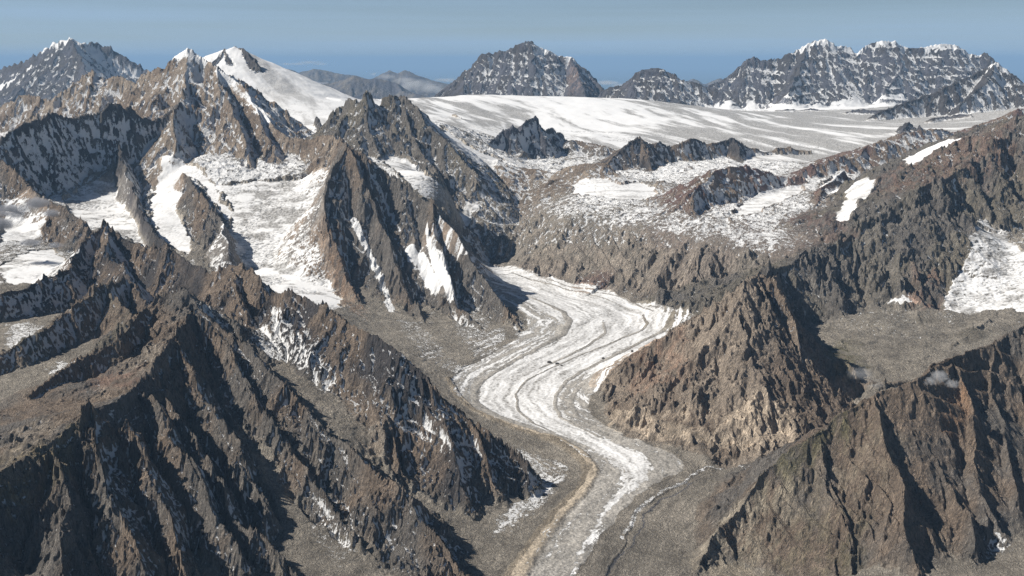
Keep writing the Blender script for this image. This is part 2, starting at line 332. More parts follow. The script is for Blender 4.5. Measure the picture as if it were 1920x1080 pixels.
rd('farblack', .7, .8, [(1640,212,14700),(1665,203,14900),(1700,190,15200),(1730,180,15400),(1765,165,15500),(1790,152,15700),(1820,142,15900),(1845,128,16000),(1868,114,16000),(1880,122,16000),(1895,137,15900),(1910,155,15700),(1925,160,15600),(1990,170,15300)], 4000, .3)
rd('farblack', .9, .8, [(1868,114,16000),(1850,150,15500),(1800,195,14900)], 4000, .35)
# --- foreground right massif
rd('frontright', .9, .75, [(2150,560,4900),(2000,590,4650),(1920,611,4550),(1880,630,4500),(1850,645,4440),(1800,665,4330),(1750,690,4230),(1700,712,4140),(1660,732,4090),(1620,755,4050),(1575,782,4020),(1530,812,4000),(1490,845,3970),(1450,880,3940),(1415,915,3900),(1385,948,3860),(1360,985,3800),(1335,1030,3700),(1300,1080,3600)], 2600, .03, .45)
rd('frontright', 1.0, .75, [(1640,743,4070),(1655,800,3950),(1670,860,3830),(1690,920,3700),(1712,1000,3540),(1740,1080,3390)], 2600, .03, .45)
rd('frontright', 1.25, .75, [(1738,772,4100),(1748,820,4000),(1768,880,3880),(1800,950,3730),(1830,1010,3600)], 2600, .1, .6)
rd('frontright', 1.0, .75, [(1800,665,4330),(1812,730,4200),(1820,800,4050),(1835,860,3920),(1850,930,3780)], 2600, .03, .45)
rd('frontright', 1.0, .75, [(1855,645,4440),(1862,720,4290),(1880,800,4110),(1895,870,3960),(1905,930,3840)], 2600, .03, .45)
rd('frontright', 1.0, .7, [(1925,611,4550),(1935,720,4330),(1945,800,4150),(1960,900,3950)], 2600, .03, .45)
rd('frontright', .8, .9, [(1530,812,4000),(1545,880,3880),(1570,960,3720),(1600,1060,3540)], 2600, .03, .45)
rd('benchrib', .5, .5, [(1722,585,6350),(1735,620,6100),(1742,660,5850),(1730,700,5550)], 2000, .12)
rd('benchrib', .45, .5, [(1850,600,6150),(1820,625,5950),(1780,655,5750),(1760,690,5500)], 2000, .12)
rd('benchrib', .5, .6, [(1560,610,6300),(1590,640,6050),(1600,680,5750)], 2000, .12)
rd('lowcliff', .2, 1.5, [(1505,655,5620),(1525,685,5420),(1555,705,5300),(1590,718,5230),(1650,728,5180),(1720,718,5250)], 2000, .05)
#RIDGES_END
GROUPS = []
for r in RG:
    if r[0] not in GROUPS:
        GROUPS.append(r[0])
gid = np.full(H.shape, -1, np.int16)
WX = gnoise(X / 90, Y / 90) + 0.5 * gnoise(X / 37, Y / 37) + 0.3 * gnoise(X / 15, Y / 15)
WY = gnoise(X / 90 + 40, Y / 90) + 0.5 * gnoise(X / 37 + 70, Y / 37) + 0.3 * gnoise(X / 15, Y / 15 + 33)
# crests and spurs wander a little instead of running dead straight
XR = (X + 26 * gnoise(X / 210 + 3, Y / 210) + 9 * WX).astype(np.float32)
YR = (Y + 26 * gnoise(X / 210, Y / 210 + 60) + 9 * WY).astype(np.float32)
RSN = np.full(H.shape, 0.2, np.float32)
ROCK = np.full(H.shape, -1e9, np.float32)
ROUGH = np.ones(H.shape, np.float32)
for (g, sa, sb, L, snow, rough, pts) in RG:
    P = np.array([W(*p) for p in pts])
    k = GROUPS.index(g)
    for i in range(len(P) - 1):
        p, q = P[i], P[i + 1]
        zt = max(p[2], q[2])
        zlow = 2050 if zt < 3600 else 2500
        if min(p[1], q[1]) > 25000:
            zlow = 900
        reach = min((zt - zlow) / min(max(min(sa, sb), .24), 1.0) * 1.35, 5500 if zlow > 1000 else 9000)
        rmin = min(np.hypot(p[0], p[1]), np.hypot(q[0], q[1])) - reach
        rmax = max(np.hypot(p[0], p[1]), np.hypot(q[0], q[1])) + reach
        i0, i1 = np.searchsorted(R, max(rmin, R[0])), np.searchsorted(R, rmax)
        ta, tb = math.atan2(p[0], p[1]), math.atan2(q[0], q[1])
        dt = reach / max(min(np.hypot(p[0], p[1]), np.hypot(q[0], q[1])) - reach * .6, 900)
        j0, j1 = np.searchsorted(TH, min(ta, tb) - dt), np.searchsorted(TH, max(ta, tb) + dt)
        if i1 - i0 < 1 or j1 - j0 < 1:
            continue
        sl = (slice(i0, i1), slice(j0, j1))
        x = XR[sl] - np.float32(p[0]); y = YR[sl] - np.float32(p[1])
        dx, dy = float(q[0] - p[0]), float(q[1] - p[1])
        ll = dx * dx + dy * dy
        t = np.clip((x * dx + y * dy) / ll, 0, 1)
        ex = x - t * dx; ey = y - t * dy
        d = np.sqrt(ex * ex + ey * ey) + 1e-3
        w = 0.5 + 0.5 * np.clip((dx * y - dy * x) / (math.sqrt(ll) * d), -1, 1)
        s = sb + (sa - sb) * w
        z = (p[2] + (q[2] - p[2]) * t) - s * (.5 * d + .5 * L * (1 - np.exp(-d / L))) - (s * np.clip(d - 700, 0, None) ** 2 / 1200 if L < 3900 else 0) - (s > .55) * s * 55 * (1 - np.exp(-d / 80))
        m = z > ROCK[sl]
        ROCK[sl] = np.where(m, z, ROCK[sl])
        gid[sl] = np.where(m, k, gid[sl])
        RSN[sl] = np.where(m, snow, RSN[sl])
        ROUGH[sl] = np.where(m, rough, ROUGH[sl])
kk = 45.0
diff = np.abs(ROCK - H)
dom = sstep(-60, 60, ROCK - H)                 # 1 where a ridge rules, 0 on the open ground
gid = np.where(ROCK > H, gid, -1)
H = np.maximum(ROCK, H) + kk * 0.25 * np.clip(1 - diff / kk, 0, 1) ** 2
COARSE = H.copy()

# ------------------------------------------------------------------ outlines traced on the ground
def cast(px, py, rmin, rmax=None):
    """where the sight line through a pixel meets the coarse land beyond rmin (lowered until it does)"""
    th = math.atan2(xpy(px, py), 1.0)
    j = (th - TH[0]) / (TH[1] - TH[0])
    j = min(max(j, 0), NC - 1.001); j0 = int(j); b = j - j0
    col = COARSE[:, j0] * (1 - b) + COARSE[:, j0 + 1] * b
    i0 = np.searchsorted(R, rmin)
    i1 = np.searchsorted(R, rmax or (rmin * 1.32 if rmin > 4000 else 9500))
    i = i0
    for step in range(160):
        ray = CAM_Z + R * math.cos(th) * tpy(py + step)
        hit = np.nonzero((col >= ray)[i0:i1])[0]
        if len(hit):
            i = i0 + hit[0]
            break
    if i > i0:
        d0 = ray[i - 1] - col[i - 1]; d1 = col[i] - ray[i]
        r = R[i - 1] + (R[i] - R[i - 1]) * d0 / max(d0 + d1, 1e-6)
    else:
        r = R[i]
    return (r * math.sin(th), r * math.cos(th))
def window(xs, ys, pad):
    r = np.hypot(xs, ys); t = np.arctan2(xs, ys)
    i0, i1 = np.searchsorted(R, r.min() - pad), np.searchsorted(R, r.max() + pad)
    dt = pad / r.min()
    j0, j1 = np.searchsorted(TH, t.min() - dt), np.searchsorted(TH, t.max() + dt)
    return slice(i0, i1), slice(j0, j1)
def poly_mask(pts, rmin, warp=22.0, feather=0.0):
    """(slices, mask) of the grid points inside an outline of pixels beyond rmin"""
    P = np.array([cast(p[0], p[1], rmin) for p in pts])
    sl = window(P[:, 0], P[:, 1], 60 + feather)
    x = (X[sl] + warp * WX[sl]); y = (Y[sl] + warp * WY[sl])
    ins = np.zeros(x.shape, bool)
    dm = np.full(x.shape, 1e12)
    n = len(P)
    for i in range(n):
        ax, ay = P[i]; bx, by_ = P[(i + 1) % n]
        if ay != by_:
            c = ((ay > y) != (by_ > y)) & (x < (bx - ax) * (y - ay) / (by_ - ay) + ax)
            ins ^= c
        if feather:
            vx, vy = bx - ax, by_ - ay
            t = np.clip(((x - ax) * vx + (y - ay) * vy) / max(vx * vx + vy * vy, 1e-9), 0, 1)
            dm = np.minimum(dm, (x - ax - t * vx) ** 2 + (y - ay - t * vy) ** 2)
    if feather:
        sd = np.where(ins, 1, -1) * np.sqrt(dm)
        return sl, sstep(-feather, feather, sd).astype(np.float32)
    return sl, ins.astype(np.float32)
def line_mask(pts, rmin, width, warp=8.0):
    """soft band along a traced line; width in metres, one number or one per point"""
    P = np.array([cast(p[0], p[1], rmin) for p in pts])
    wd = [width] * len(P) if np.isscalar(width) else width
    sl = window(P[:, 0], P[:, 1], 3 * max(wd) + 40)
    x = (X[sl] + warp * WX[sl]); y = (Y[sl] + warp * WY[sl])
    best = np.full(x.shape, 9.0)
    for i in range(len(P) - 1):
        ax, ay = P[i]; vx, vy = P[i + 1] - P[i]
        t = np.clip(((x - ax) * vx + (y - ay) * vy) / max(vx * vx + vy * vy, 1e-9), 0, 1)
        d = np.hypot(x - ax - t * vx, y - ay - t * vy) / (wd[i] + (wd[i + 1] - wd[i]) * t)
        best = np.minimum(best, d)
    return sl, (1 - sstep(0.55, 1.25, best)).astype(np.float32)

AREA = np.full(H.shape, -1, np.int16)          # separate pieces of ground, snow and ice
SNOW = np.zeros(H.shape, np.float32)           # certain snow or clean ice
ICE = np.zeros(H.shape, np.float32)            # 1 on glacier ice: crevasses, grey bare patches
AREAS = []
EDGE = np.zeros(H.shape, np.float32)
def area(name, pts, rmin, snow=1.0, ice=0.0, warp=22.0):
    AREAS.append(name)
    sl, m = poly_mask(pts, rmin, warp * 1.3, 10.0 if name == 'tongue' else min(45.0, rmin * .005))
    AREA[sl] = np.where(m > .5, len(AREAS) - 1, AREA[sl])
    SNOW[sl] = np.where(m > .5, snow, np.maximum(SNOW[sl], snow * m * 1.3))
    EDGE[sl] = np.maximum(EDGE[sl], m)
    ICE[sl] = np.where(m > .5, ice, ICE[sl])
#AREAS_BEGIN
# great ice plateau: everything open between the dark crests and the far massifs
AREAS.append('plateau')
pl = (dom < .5) & (RR > 11000) & (RR < 19500) & (TT > math.atan(xpy(760, 200)))
AREA[pl] = 0; SNOW[pl] = 1; ICE[pl] = .8
AREAS.append('domeice')
pl = ((dom < .5) | (np.where(gid >= 0, gid, 0) == GROUPS.index('dome')) & (gid >= 0)) & (RR > 9300) & (RR < 15500) & (TT > math.atan(xpy(390, 200))) & (TT <= math.atan(xpy(760, 200)))
AREA[pl] = 1; SNOW[pl] = 1; ICE[pl] = .5
area('tongueice', [(790,200),(805,232),(835,258),(865,282),(895,312),(930,318),(945,300),(900,285),(860,262),(830,240),(800,205)], 9150, 1, .4)
area('farfoot', [(1320,195),(1360,190),(1400,185),(1450,190),(1480,182),(1510,195),(1560,190),(1600,178),(1650,180),(1690,170),(1700,178),(1660,200),(1600,205),(1500,210),(1400,212),(1330,210)], 17500, 1, 0, 60)
area('icefallc', [(540,300),(585,306),(622,312),(612,340),(606,380),(605,430),(612,480),(625,520),(642,575),(600,590),(540,560),(500,540),(440,520),(395,500),(385,470),(410,440),(438,400),(425,370),(400,350),(440,345),(480,330),(510,305)], 6450, 1, 1)
area('hangice', [(300,292),(325,286),(345,300),(365,310),(390,330),(405,350),(420,380),(440,400),(428,420),(400,380),(375,345),(352,330),(345,350),(340,370),(330,385),(345,420),(360,450),(358,480),(330,470),(300,445),(283,420),(278,390),(292,350),(298,320)], 7200, 1, .35)
area('cirqueice', [(195,297),(212,296),(235,320),(245,350),(255,390),(272,430),(280,465),(240,450),(200,430),(170,430),(150,410),(118,378),(140,355),(170,325)], 6900, 1, .8)
area('westsnow', [(0,365),(50,360),(88,385),(85,420),(70,450),(0,460)], 6600, 1, .5)
area('westbasin', [(60,470),(100,462),(150,462),(140,490),(125,520),(60,530),(20,535),(0,520),(0,500)], 5700, .95, .7)
area('smallice', [(708,285),(725,285),(745,295),(765,292),(790,315),(805,330),(830,350),(870,372),(900,385),(850,395),(820,390),(795,370),(770,350),(745,325),(720,310)], 8000, 1, .7)
area('flatsnow', [(1068,345),(1100,335),(1135,333),(1160,345),(1200,342),(1228,350),(1232,368),(1200,378),(1160,380),(1120,372),(1080,366)], 8100, 1, .5)
area('redsnow', [(1372,400),(1400,375),(1430,350),(1470,345),(1510,345),(1508,360),(1480,375),(1440,392),(1420,405),(1390,408)], 7600, 1, .5)
area('redcap', [(1330,345),(1345,325),(1370,313),(1400,312),(1440,325),(1435,335),(1400,335),(1360,345),(1330,358)], 8000, .9, 0)
area('isletsnow', [(1535,350),(1560,330),(1585,318),(1588,335),(1575,355),(1545,360)], 8200, 1, 0)
area('gullysnow', [(1565,415),(1580,385),(1585,360),(1610,337),(1645,335),(1640,350),(1620,375),(1600,410),(1585,418)], 7500, 1, .5)
area('crestsnow', [(1690,300),(1720,285),(1770,262),(1810,258),(1800,270),(1740,290),(1700,310)], 8500, 1, 0)
area('eastice', [(1832,404),(1850,405),(1862,425),(1880,430),(1900,455),(1920,470),(2100,500),(2100,590),(1920,588),(1880,580),(1800,588),(1765,580),(1775,540),(1800,510),(1812,480),(1818,440)], 6200, 1, .8)
area('fansnow', [(1660,572),(1672,562),(1682,556),(1690,540),(1697,550),(1706,543),(1712,560),(1722,574),(1700,570),(1685,576)], 6350, 1, .2, 16)
area('peaksnow', [(325,110),(340,97),(357,90),(372,97),(385,106),(405,126),(430,143),(455,163),(475,188),(500,215),(520,240),(505,240),(482,218),(457,192),(428,168),(408,152),(396,130),(380,110),(362,97),(345,102),(330,114)], 9250, 1.2, 0, 5)
area('peaksnow', [(725,440),(735,455),(760,460),(790,452),(795,440),(805,455),(830,490),(850,540),(835,555),(800,540),(770,500),(755,470)], 6700, .9, 0, 14)
area('tongue', [(800,470),(890,478),(960,498),(1000,512),(1060,528),(1150,547),(1220,568),(1270,580),(1308,590),(1270,612),(1220,645),(1170,675),(1140,710),(1110,740),(1100,765),(1120,790),(1170,815),(1230,838),(1270,856),(1283,872),(1275,885),(1240,900),(1200,925),(1160,965),(1120,1015),(1090,1060),(1060,1180),
     (900,1180),(960,1080),(1000,1020),(1050,960),(1095,910),(1110,880),(1085,850),(1040,825),(980,808),(930,790),(880,765),(850,735),(845,715),(870,690),(930,660),(970,635),(990,615),(985,590),(960,575)], 3300, 0, .6, 10)
#AREAS_END
# bare-ice brightness of the long glacier: traced bands, brightest first, then moraines taken out
T_I = AREAS.index('tongue')
for nm, pts, v, fe in [
    ('w', [(885,470),(960,497),(1060,527),(1150,547),(1215,568),(1255,590),(1250,612),(1215,645),(1160,675),(1100,700),(1065,725),(1050,755),(1065,785),(1115,808),(1165,832),(1207,852),(1226,880),(1216,905),(1180,928),(1140,962),(1108,1010),(1084,1060),(1072,1085),
           (1066,1085),(1082,1040),(1104,995),(1132,952),(1160,915),(1166,888),(1125,855),(1060,825),(985,797),(925,777),(897,752),(898,725),(930,695),(985,668),(1035,650),(1062,625),(1045,600),(1005,580),(985,560),(930,520)], .92, 26),
    ('d', [(985,560),(1010,575),(1050,605),(1060,630),(1030,652),(985,668),(940,665),(950,650),(985,630),(990,600)], .42, 30),
    ('d', [(1290,592),(1262,600),(1250,625),(1215,655),(1165,685),(1130,712),(1100,740),(1060,765),(1075,790),(1125,812),(1180,835),(1240,860),(1275,875),(1280,868),(1230,840),(1160,812),(1110,785),(1100,760),(1135,715),(1180,672),(1230,640),(1300,595)], .5, 22),
    ('d', [(860,690),(900,675),(960,655),(985,660),(940,690),(905,715),(895,745),(880,750),(865,720)], .35, 22),
    ('d', [(1112,880),(1160,885),(1165,905),(1130,950),(1100,1000),(1065,1080),(1010,1080),(1060,990),(1100,930)], .33, 30)]:
    sl, m = poly_mask(pts, 3300, 9, fe)
    m = np.clip(m + (m > .01) * (m < .99) * .35 * gnoise(X[sl] / 24, Y[sl] / 24), 0, 1)
    SNOW[sl] = np.where(AREA[sl] == T_I, np.maximum(SNOW[sl], m * v), SNOW[sl])
DUST = np.zeros(H.shape, np.float32); CAP = np.zeros(H.shape, np.float32)
#DUST_BEGIN
for pts, rm, v in [
    ([(960,830),(1010,850),(1070,870),(1060,900),(1030,945),(960,1000),(915,1010),(930,960),(1000,900),(985,870)], 3300, .62),
    ([(512,560),(560,600),(600,650),(645,720),(600,745),(540,680),(490,655),(440,612),(480,600)], 4000, .66),
    ([(362,556),(385,560),(410,590),(425,612),(400,600),(370,580)], 4300, .8),
    ([(780,770),(830,765),(900,800),(905,840),(840,850),(790,820)], 3900, .62),
    ([(0,570),(60,560),(110,575),(90,610),(40,645),(0,660)], 4300, .62),
    ([(85,690),(120,672),(150,685),(140,715),(100,712)], 4000, .68),
    ([(850,500),(900,560),(960,630),(940,660),(880,680),(840,600)], 5300, .52),
    ([(730,590),(790,600),(860,680),(900,690),(860,710),(780,670)], 5000, .5),
    ([(1425,520),(1470,535),(1490,620),(1460,640),(1440,600)], 4700, .5),
    ([(1530,600),(1600,570),(1720,575),(1740,640),(1660,640),(1560,620)], 5600, .42),
    ([(1850,985),(1890,990),(1900,1040),(1860,1050),(1835,1010)], 3300, .6),
    ([(860,380),(1000,330),(1240,360),(1300,420),(1500,410),(1560,440),(1400,480),(1200,460),(1000,470),(880,440)], 6800, .45),
    ([(600,840),(700,980),(640,1080),(560,1000)], 3200, .48),
    ([(940,540),(985,600),(1010,640),(960,660),(900,690),(880,690),(960,630)], 5300, .5)]:
    sl, m = poly_mask(pts, rm, 30, 55)
    DUST[sl] = np.maximum(DUST[sl], m * v * 1.32)
for pts, rm, wd in [
    ([(318,120),(335,102),(355,91),(372,99),(385,108)], 9200, [25,45,70,45,30]),
    ([(60,104),(85,90),(110,77),(130,68),(150,77),(168,85)], 20500, [40,50,90,190,150,60]),
    ([(1008,84),(1022,94),(1040,98),(1050,106),(1075,109),(1092,122)], 18500, [50,60,70,60,70,40]),
    ([(1485,100),(1512,86),(1530,76),(1548,75),(1565,82),(1590,91),(1606,99),(1622,90)], 19000, [30,80,130,150,90,60,60,40]),
    ([(1630,85),(1650,80),(1668,79),(1690,82),(1705,92)], 19000, [50,80,80,70,40]),
    ([(1730,88),(1750,85),(1770,84),(1790,86),(1805,94),(1835,105)], 19000, [70,90,100,90,60,50]),
    ([(1850,132),(1868,118),(1882,127),(1893,140)], 15300, [40,90,120,40]),
    ([(0,165),(25,150),(55,130),(75,112)], 20500, [110,90,60,40]),
    ([(660,412),(676,440),(692,472),(706,505),(722,545),(736,585)], 6500, [14,22,20,22,26,20]),
    ([(800,432),(806,462),(822,488),(840,520),(850,550)], 6500, [8,20,40,46,30]),
    ([(768,462),(785,485),(800,512),(820,540)], 6500, [20,42,44,30]),
    ([(690,318),(715,365),(735,400),(750,430)], 6800, [6,10,10,8]),
    ([(508,560),(514,600),(520,630)], 4700, [8,14,10])]:
    sl, m = line_mask(pts, rm, wd if rm < 12000 else [w_ * .55 for w_ in wd], 12 if rm < 12000 else 60)
    CAP[sl] = np.maximum(CAP[sl], m)
#DUST_END
MOR = np.zeros(H.shape, np.float32)
for pts, wd, v in [
    ([(1262,588),(1256,606),(1235,625),(1190,648),(1140,673),(1095,695),(1062,715),(1045,738),(1040,760),(1052,783),(1085,802),(1130,822)], [14,16,13,12,12,11,10,9,8,7,6,5], .85),
    ([(985,555),(1020,568),(1055,585),(1068,603),(1055,628),(1010,652),(955,682),(905,712),(890,735),(892,755)], [6,10,16,20,18,14,13,13,14,14], .9),
    ([(892,755),(930,780),(985,800),(1045,820),(1090,840)], [16,18,20,22,24], 1.0),
    ([(1205,590),(1213,608),(1200,622),(1150,642),(1085,668),(1030,692),(985,715),(967,740),(972,770),(1000,795),(1040,812)], [5,9,9,7,6,6,6,6,7,6,5], .6),
    ([(1130,600),(1135,625),(1100,650),(1060,670),(1010,692)], [4,9,12,9,5], .45),
    ([(1185,665),(1140,690),(1100,712),(1075,738),(1068,762),(1085,785),(1130,805),(1190,830)], [9,10,11,12,12,11,9,7], .65),
    ([(890,490),(960,512),(1040,535),(1120,556),(1180,580)], [3,5,5,5,3], .5),
    ([(940,500),(1010,518),(1100,542),(1180,563),(1225,582)], [3,4,5,5,3], .4),
    ([(1232,850),(1262,862),(1272,880),(1245,893)], [5,6,6,5], .5)]:
    sl, m = line_mask(pts, 3300, [w_ * 1.15 for w_ in wd], 5)
    MOR[sl] = np.maximum(MOR[sl], m * min(1, v * 1.2))
SNOW = np.where(AREA == T_I, SNOW * (1 - MOR), SNOW)
CL = np.array([cast(p[0], p[1], 3300) for p in [(800,470),(900,492),(1000,530),(1100,570),(1150,600),(1120,640),(1040,680),(985,715),(968,750),(1005,785),(1090,825),(1165,862),(1190,895),(1150,940),(1090,1000),(1040,1080),(1000,1200)]])
FU = np.zeros(H.shape); FS = np.zeros(H.shape); fb = np.full(H.shape, 1e12)
csum = 0.0
slf = window(CL[:, 0], CL[:, 1], 700)
xx, yy = X[slf], Y[slf]
bu_, bs_, bb_ = np.zeros(xx.shape), np.zeros(xx.shape), np.full(xx.shape, 1e12)
for i in range(len(CL) - 1):
    v = CL[i + 1] - CL[i]; l2 = (v ** 2).sum()
    t = np.clip(((xx - CL[i, 0]) * v[0] + (yy - CL[i, 1]) * v[1]) / l2, 0, 1)
    ex = xx - CL[i, 0] - t * v[0]; ey = yy - CL[i, 1] - t * v[1]
    d2 = ex * ex + ey * ey
    sd = np.sqrt(d2) * np.sign(v[0] * ey - v[1] * ex)
    k_ = d2 < bb_
    bb_ = np.where(k_, d2, bb_); bu_ = np.where(k_, sd, bu_); bs_ = np.where(k_, csum + t * math.sqrt(l2), bs_)
    csum += math.sqrt(l2)
FU[slf] = bu_; FS[slf] = bs_
near_floor = (bb_ < 650 ** 2)
FLOW = np.zeros(H.shape, np.float32)
fw = FU[slf] + 14 * WX[slf]
FLOW[slf] = near_floor * (gnoise(fw / 17, FS[slf] / 230) * .5 + gnoise(fw / 41 + 9, FS[slf] / 500) * .6 + gnoise(fw / 8, FS[slf] / 60) * .35)
# pale lateral moraine, its trough and the dark melt channel
def cut(pts, rmin, wd, dz, warp=8.0):
    sl, m = line_mask(pts, rmin, wd, warp)
    H[sl] += dz * m
    return sl, m
latm = cut([(840,712),(880,765),(930,790),(985,808),(1045,828),(1090,855),(1110,885),(1095,915),(1050,960),(1005,1020),(965,1085)], 3300, [20,24,26,28,32,34,36,36,38,40,42], 9)
chan = cut([(1440,868),(1380,872),(1320,880),(1300,893),(1290,905),(1250,922),(1225,940),(1200,955),(1190,975),(1170,1030),(1150,1055),(1140,1085)], 3300, [5,6,7,8,9,10,11,10,9,8,8,8], -5)
chanice = line_mask([(1440,866),(1380,870),(1322,876),(1296,890),(1284,904),(1245,918),(1215,938),(1194,958),(1180,985),(1165,1010)], 3300, [5,6,7,8,11,11,12,13,12,8])
chanrock = line_mask([(1300,906),(1270,925),(1240,935),(1222,950),(1204,975),(1190,1020),(1160,1040),(1145,1062),(1136,1085)], 3300, [4,5,6,5,5,4,5,6,6], 14)

# ------------------------------------------------------------------ erosion: gullies and ribs that follow the fall line
def grad(h):
    hr = np.gradient(h, axis=0) / np.gradient(R)[:, None]
    ht = np.gradient(h, axis=1) / (TH[1] - TH[0]) / RR
    s, c = np.sin(TT), np.cos(TT)
    return (hr * s + ht * c).astype(np.float32), (hr * c - ht * s).astype(np.float32)
def blur(h, n):
    for _ in range(n):
        h = (np.roll(h, 1, 1) + 2 * h + np.roll(h, -1, 1)) / 4
        h[1:-1] = (h[:-2] + 2 * h[1:-1] + h[2:]) / 4
    return h
gx, gy = grad(blur(COARSE.copy(), max(1, int(4 * DET))))
slope = np.sqrt(gx * gx + gy * gy)
def phac(px, py, sx, sy):
    ix = np.floor(px).astype(np.int32); iy = np.floor(py).astype(np.int32)
    fx = (px - ix).astype(np.float32); fy = (py - iy).astype(np.float32)
    hh = np.zeros(px.shape, np.float32); dd = np.zeros(px.shape, np.float32); ww = np.full(px.shape, 1e-4, np.float32)
    for a in (-1, 0, 1):
        for b in (-1, 0, 1):
            k = hsh(ix + a, iy + b)
            vx = fx - a - 0.5 - (RND[k] - .5) * .5
            vy = fy - b - 0.5 - (RND[(k + 911) & 4095] - .5) * .5
            w = np.clip(1 - (vx * vx + vy * vy) / 1.56, 0, 1) ** 2
            ph = (vx * sx + vy * sy) * 6.2832 + RND[(k + 77) & 4095] * 3.0
            sn = np.sin(ph * .5); c_ = np.cos(ph * .5)
            hh += (0.9 - 1.6 * np.abs(sn)) * w; dd -= .8 * np.sign(sn) * c_ * w; ww += w
    return hh / ww, dd / ww
rockm = np.where(AREA >= 0, 0.0, 1.0).astype(np.float32)
rockm = blur(rockm, 2)
ridge_m = dom * rockm
peak_d = np.zeros(H.shape, np.float32)
tgx, tgy = gx.copy(), gy.copy()
DETAIL = np.zeros(H.shape, np.float32)
GUL = np.zeros(H.shape, np.float32)
wx = X + 42 * WX; wy = Y + 42 * WY
rocky = np.maximum(dom, sstep(.38, .62, blur(slope.copy(), 6)) * (AREA < 0))
amp_slope = np.clip(slope * 1.5, 0.0, 1.15) * (0.18 + 0.82 * rocky) * (0.12 + 0.88 * rockm) * ROUGH
for lam, am in [(420, .075), (230, .115), (120, .15), (62, .14), (32, .12), (17, .10)]:
    fade = np.clip(lam / (RR * 0.0022) - 1, 0, 1)
    rows = np.nonzero(fade[:, 0] > 0)[0]
    if len(rows) == 0:
        continue
    e = rows[-1] + 1
    s = (slice(0, e), slice(None))
    n = np.sqrt(tgx[s] ** 2 + tgy[s] ** 2) + 1e-5
    sx, sy = -tgy[s] / n, tgx[s] / n
    h, d = phac(wx[s] / lam + lam, wy[s] / lam, sx, sy)
    A = lam * am * amp_slope[s] * fade[s] * (.45 + 1.1 * sstep(-.4, .4, gnoise(X[s] / (lam * 3.1) + 5, Y[s] / (lam * 3.1))))
    DETAIL[s] += h * A
    GUL[s] += h * am * fade[s]
    k = 6.2832 * am * amp_slope[s] * fade[s] * 0.8
    tgx[s] += d * sx * k; tgy[s] += d * sy * k
crag = (0.25 + 0.75 * rocky) * (0.10 + 0.90 * rockm) * np.clip(slope * 1.3 + .1, 0, 1) * ROUGH
for lam, am in [(260, .085), (110, .08), (45, .065), (20, .07), (9, .08)]:
    fade = np.clip(lam / (RR * 0.0020) - 1, 0, 1)
    rows = np.nonzero(fade[:, 0] > 0)[0]
    if len(rows) == 0:
        continue
    e = rows[-1] + 1
    s = (slice(0, e), slice(None))
    q = gnoise(wx[s] / lam, wy[s] / lam)
    DETAIL[s] += (1 - 2 * np.abs(q) - .4) * lam * am * crag[s] * fade[s]
# lumpy moraine, hummocky slabs and crevassed ice on the open ground
open_ = (1 - rocky) * (AREA < 0)
DETAIL += open_ * (fbm(wx, wy, 210, 6, .62, True) * 34 * np.maximum(sstep(6800, 8200, RR), .75 * sstep(4900, 5400, RR) * sstep(math.atan(xpy(1440, 700)), math.atan(xpy(1520, 700)), TT) + .3 * sstep(.0, -.06, TT) * sstep(3800, 4300, RR)) + fbm(X, Y, 60, 4, .5) * 2.2)
icem = ICE * (AREA != T_I)
nearm = np.clip(1 - (RR - 6000) / 9000, .25, 1)
tm = (AREA == T_I)
q1 = gnoise(X / 75 + WX * .35, Y / 21 + .3 * WY); q2 = gnoise(X / 38 + WX * .3 + 50, Y / 11)
zone = sstep(-.25, .3, gnoise(X / 260, Y / 200) + .35 * sstep(.25, .5, slope))
CREV = (1 - sstep(.0, .20, np.abs(q1))) * zone
CREV = np.maximum(CREV, (1 - sstep(.0, .20, np.abs(q2))) * zone * sstep(0, .4, gnoise(X / 160 + 9, Y / 160)) * .8)
CREV = CREV * (RR < 12800)
DETAIL -= icem * CREV * 10 * nearm
far_i = (RR > 11000)
DIRT = np.zeros(H.shape, np.float32)
a1 = fbm(X + 240 * gnoise(X / 900, Y / 2500), Y, 560, 5, .62)
a2_ = fbm((X + .35 * Y + 300 * gnoise(X / 1500, Y / 3000)) / 1.0, Y / 4.5, 330, 5, .62)
DIRT = np.where(far_i, sstep(-.10, .26, a2_ + .30 * gnoise(X / 2200 + 3, Y / 3500) + .16 * sstep(0, 4000, X) + .10 * sstep(2200, 4600, X) * (RR < 16500)), 0)
b1_ = fbm(X / 1.6 + 40 * WX * .3, Y * 1.15, 110, 5, .62)
DIRT = np.where(far_i, DIRT, sstep(-.04, .30, b1_ + .25 * gnoise(X / 500, Y / 400)))
DIRT = np.clip(np.maximum(DIRT * 1.1, CREV * 1.2) * np.clip(ICE * 1.25, 0, 1), 0, 1) * ~tm
DETAIL += far_i * icem * (fbm(X, Y, 2200, 3) * 45)
DETAIL += far_i * (AREA >= 0) * fbm(X, Y, 700, 3) * 14
DETAIL += icem * fbm(X, Y, 400, 3) * 12
DETAIL += tm * (fbm(X, Y, 26, 3, .5, True) * 2.6 + fbm(X, Y, 120, 2) * 3 - MOR * -3)
H = H + DETAIL
jm = sstep(-.25, .35, fbm(X + 77, Y, 520, 3)) * np.clip(slope * 1.4, 0, 1) * np.maximum(dom, .8 * rocky + .35 * open_) * (AREA < 0)
jz = H + .42 * XF - .25 * YF + 50 * fbm(X, Y, 420, 4)
for lam, am in ((95, .30), (43, .30), (21, .26)):
    fr = np.mod(jz / lam + .2 * gnoise(X / 200, Y / 200), 1.0)
    H = H + jm * lam * am * np.clip(lam / (RR * .0022) - 1, 0, 1) * ((np.where(fr < .72, fr / .72, (1 - fr) / .28)) - .5)
strata = np.zeros(H.shape, np.float32)
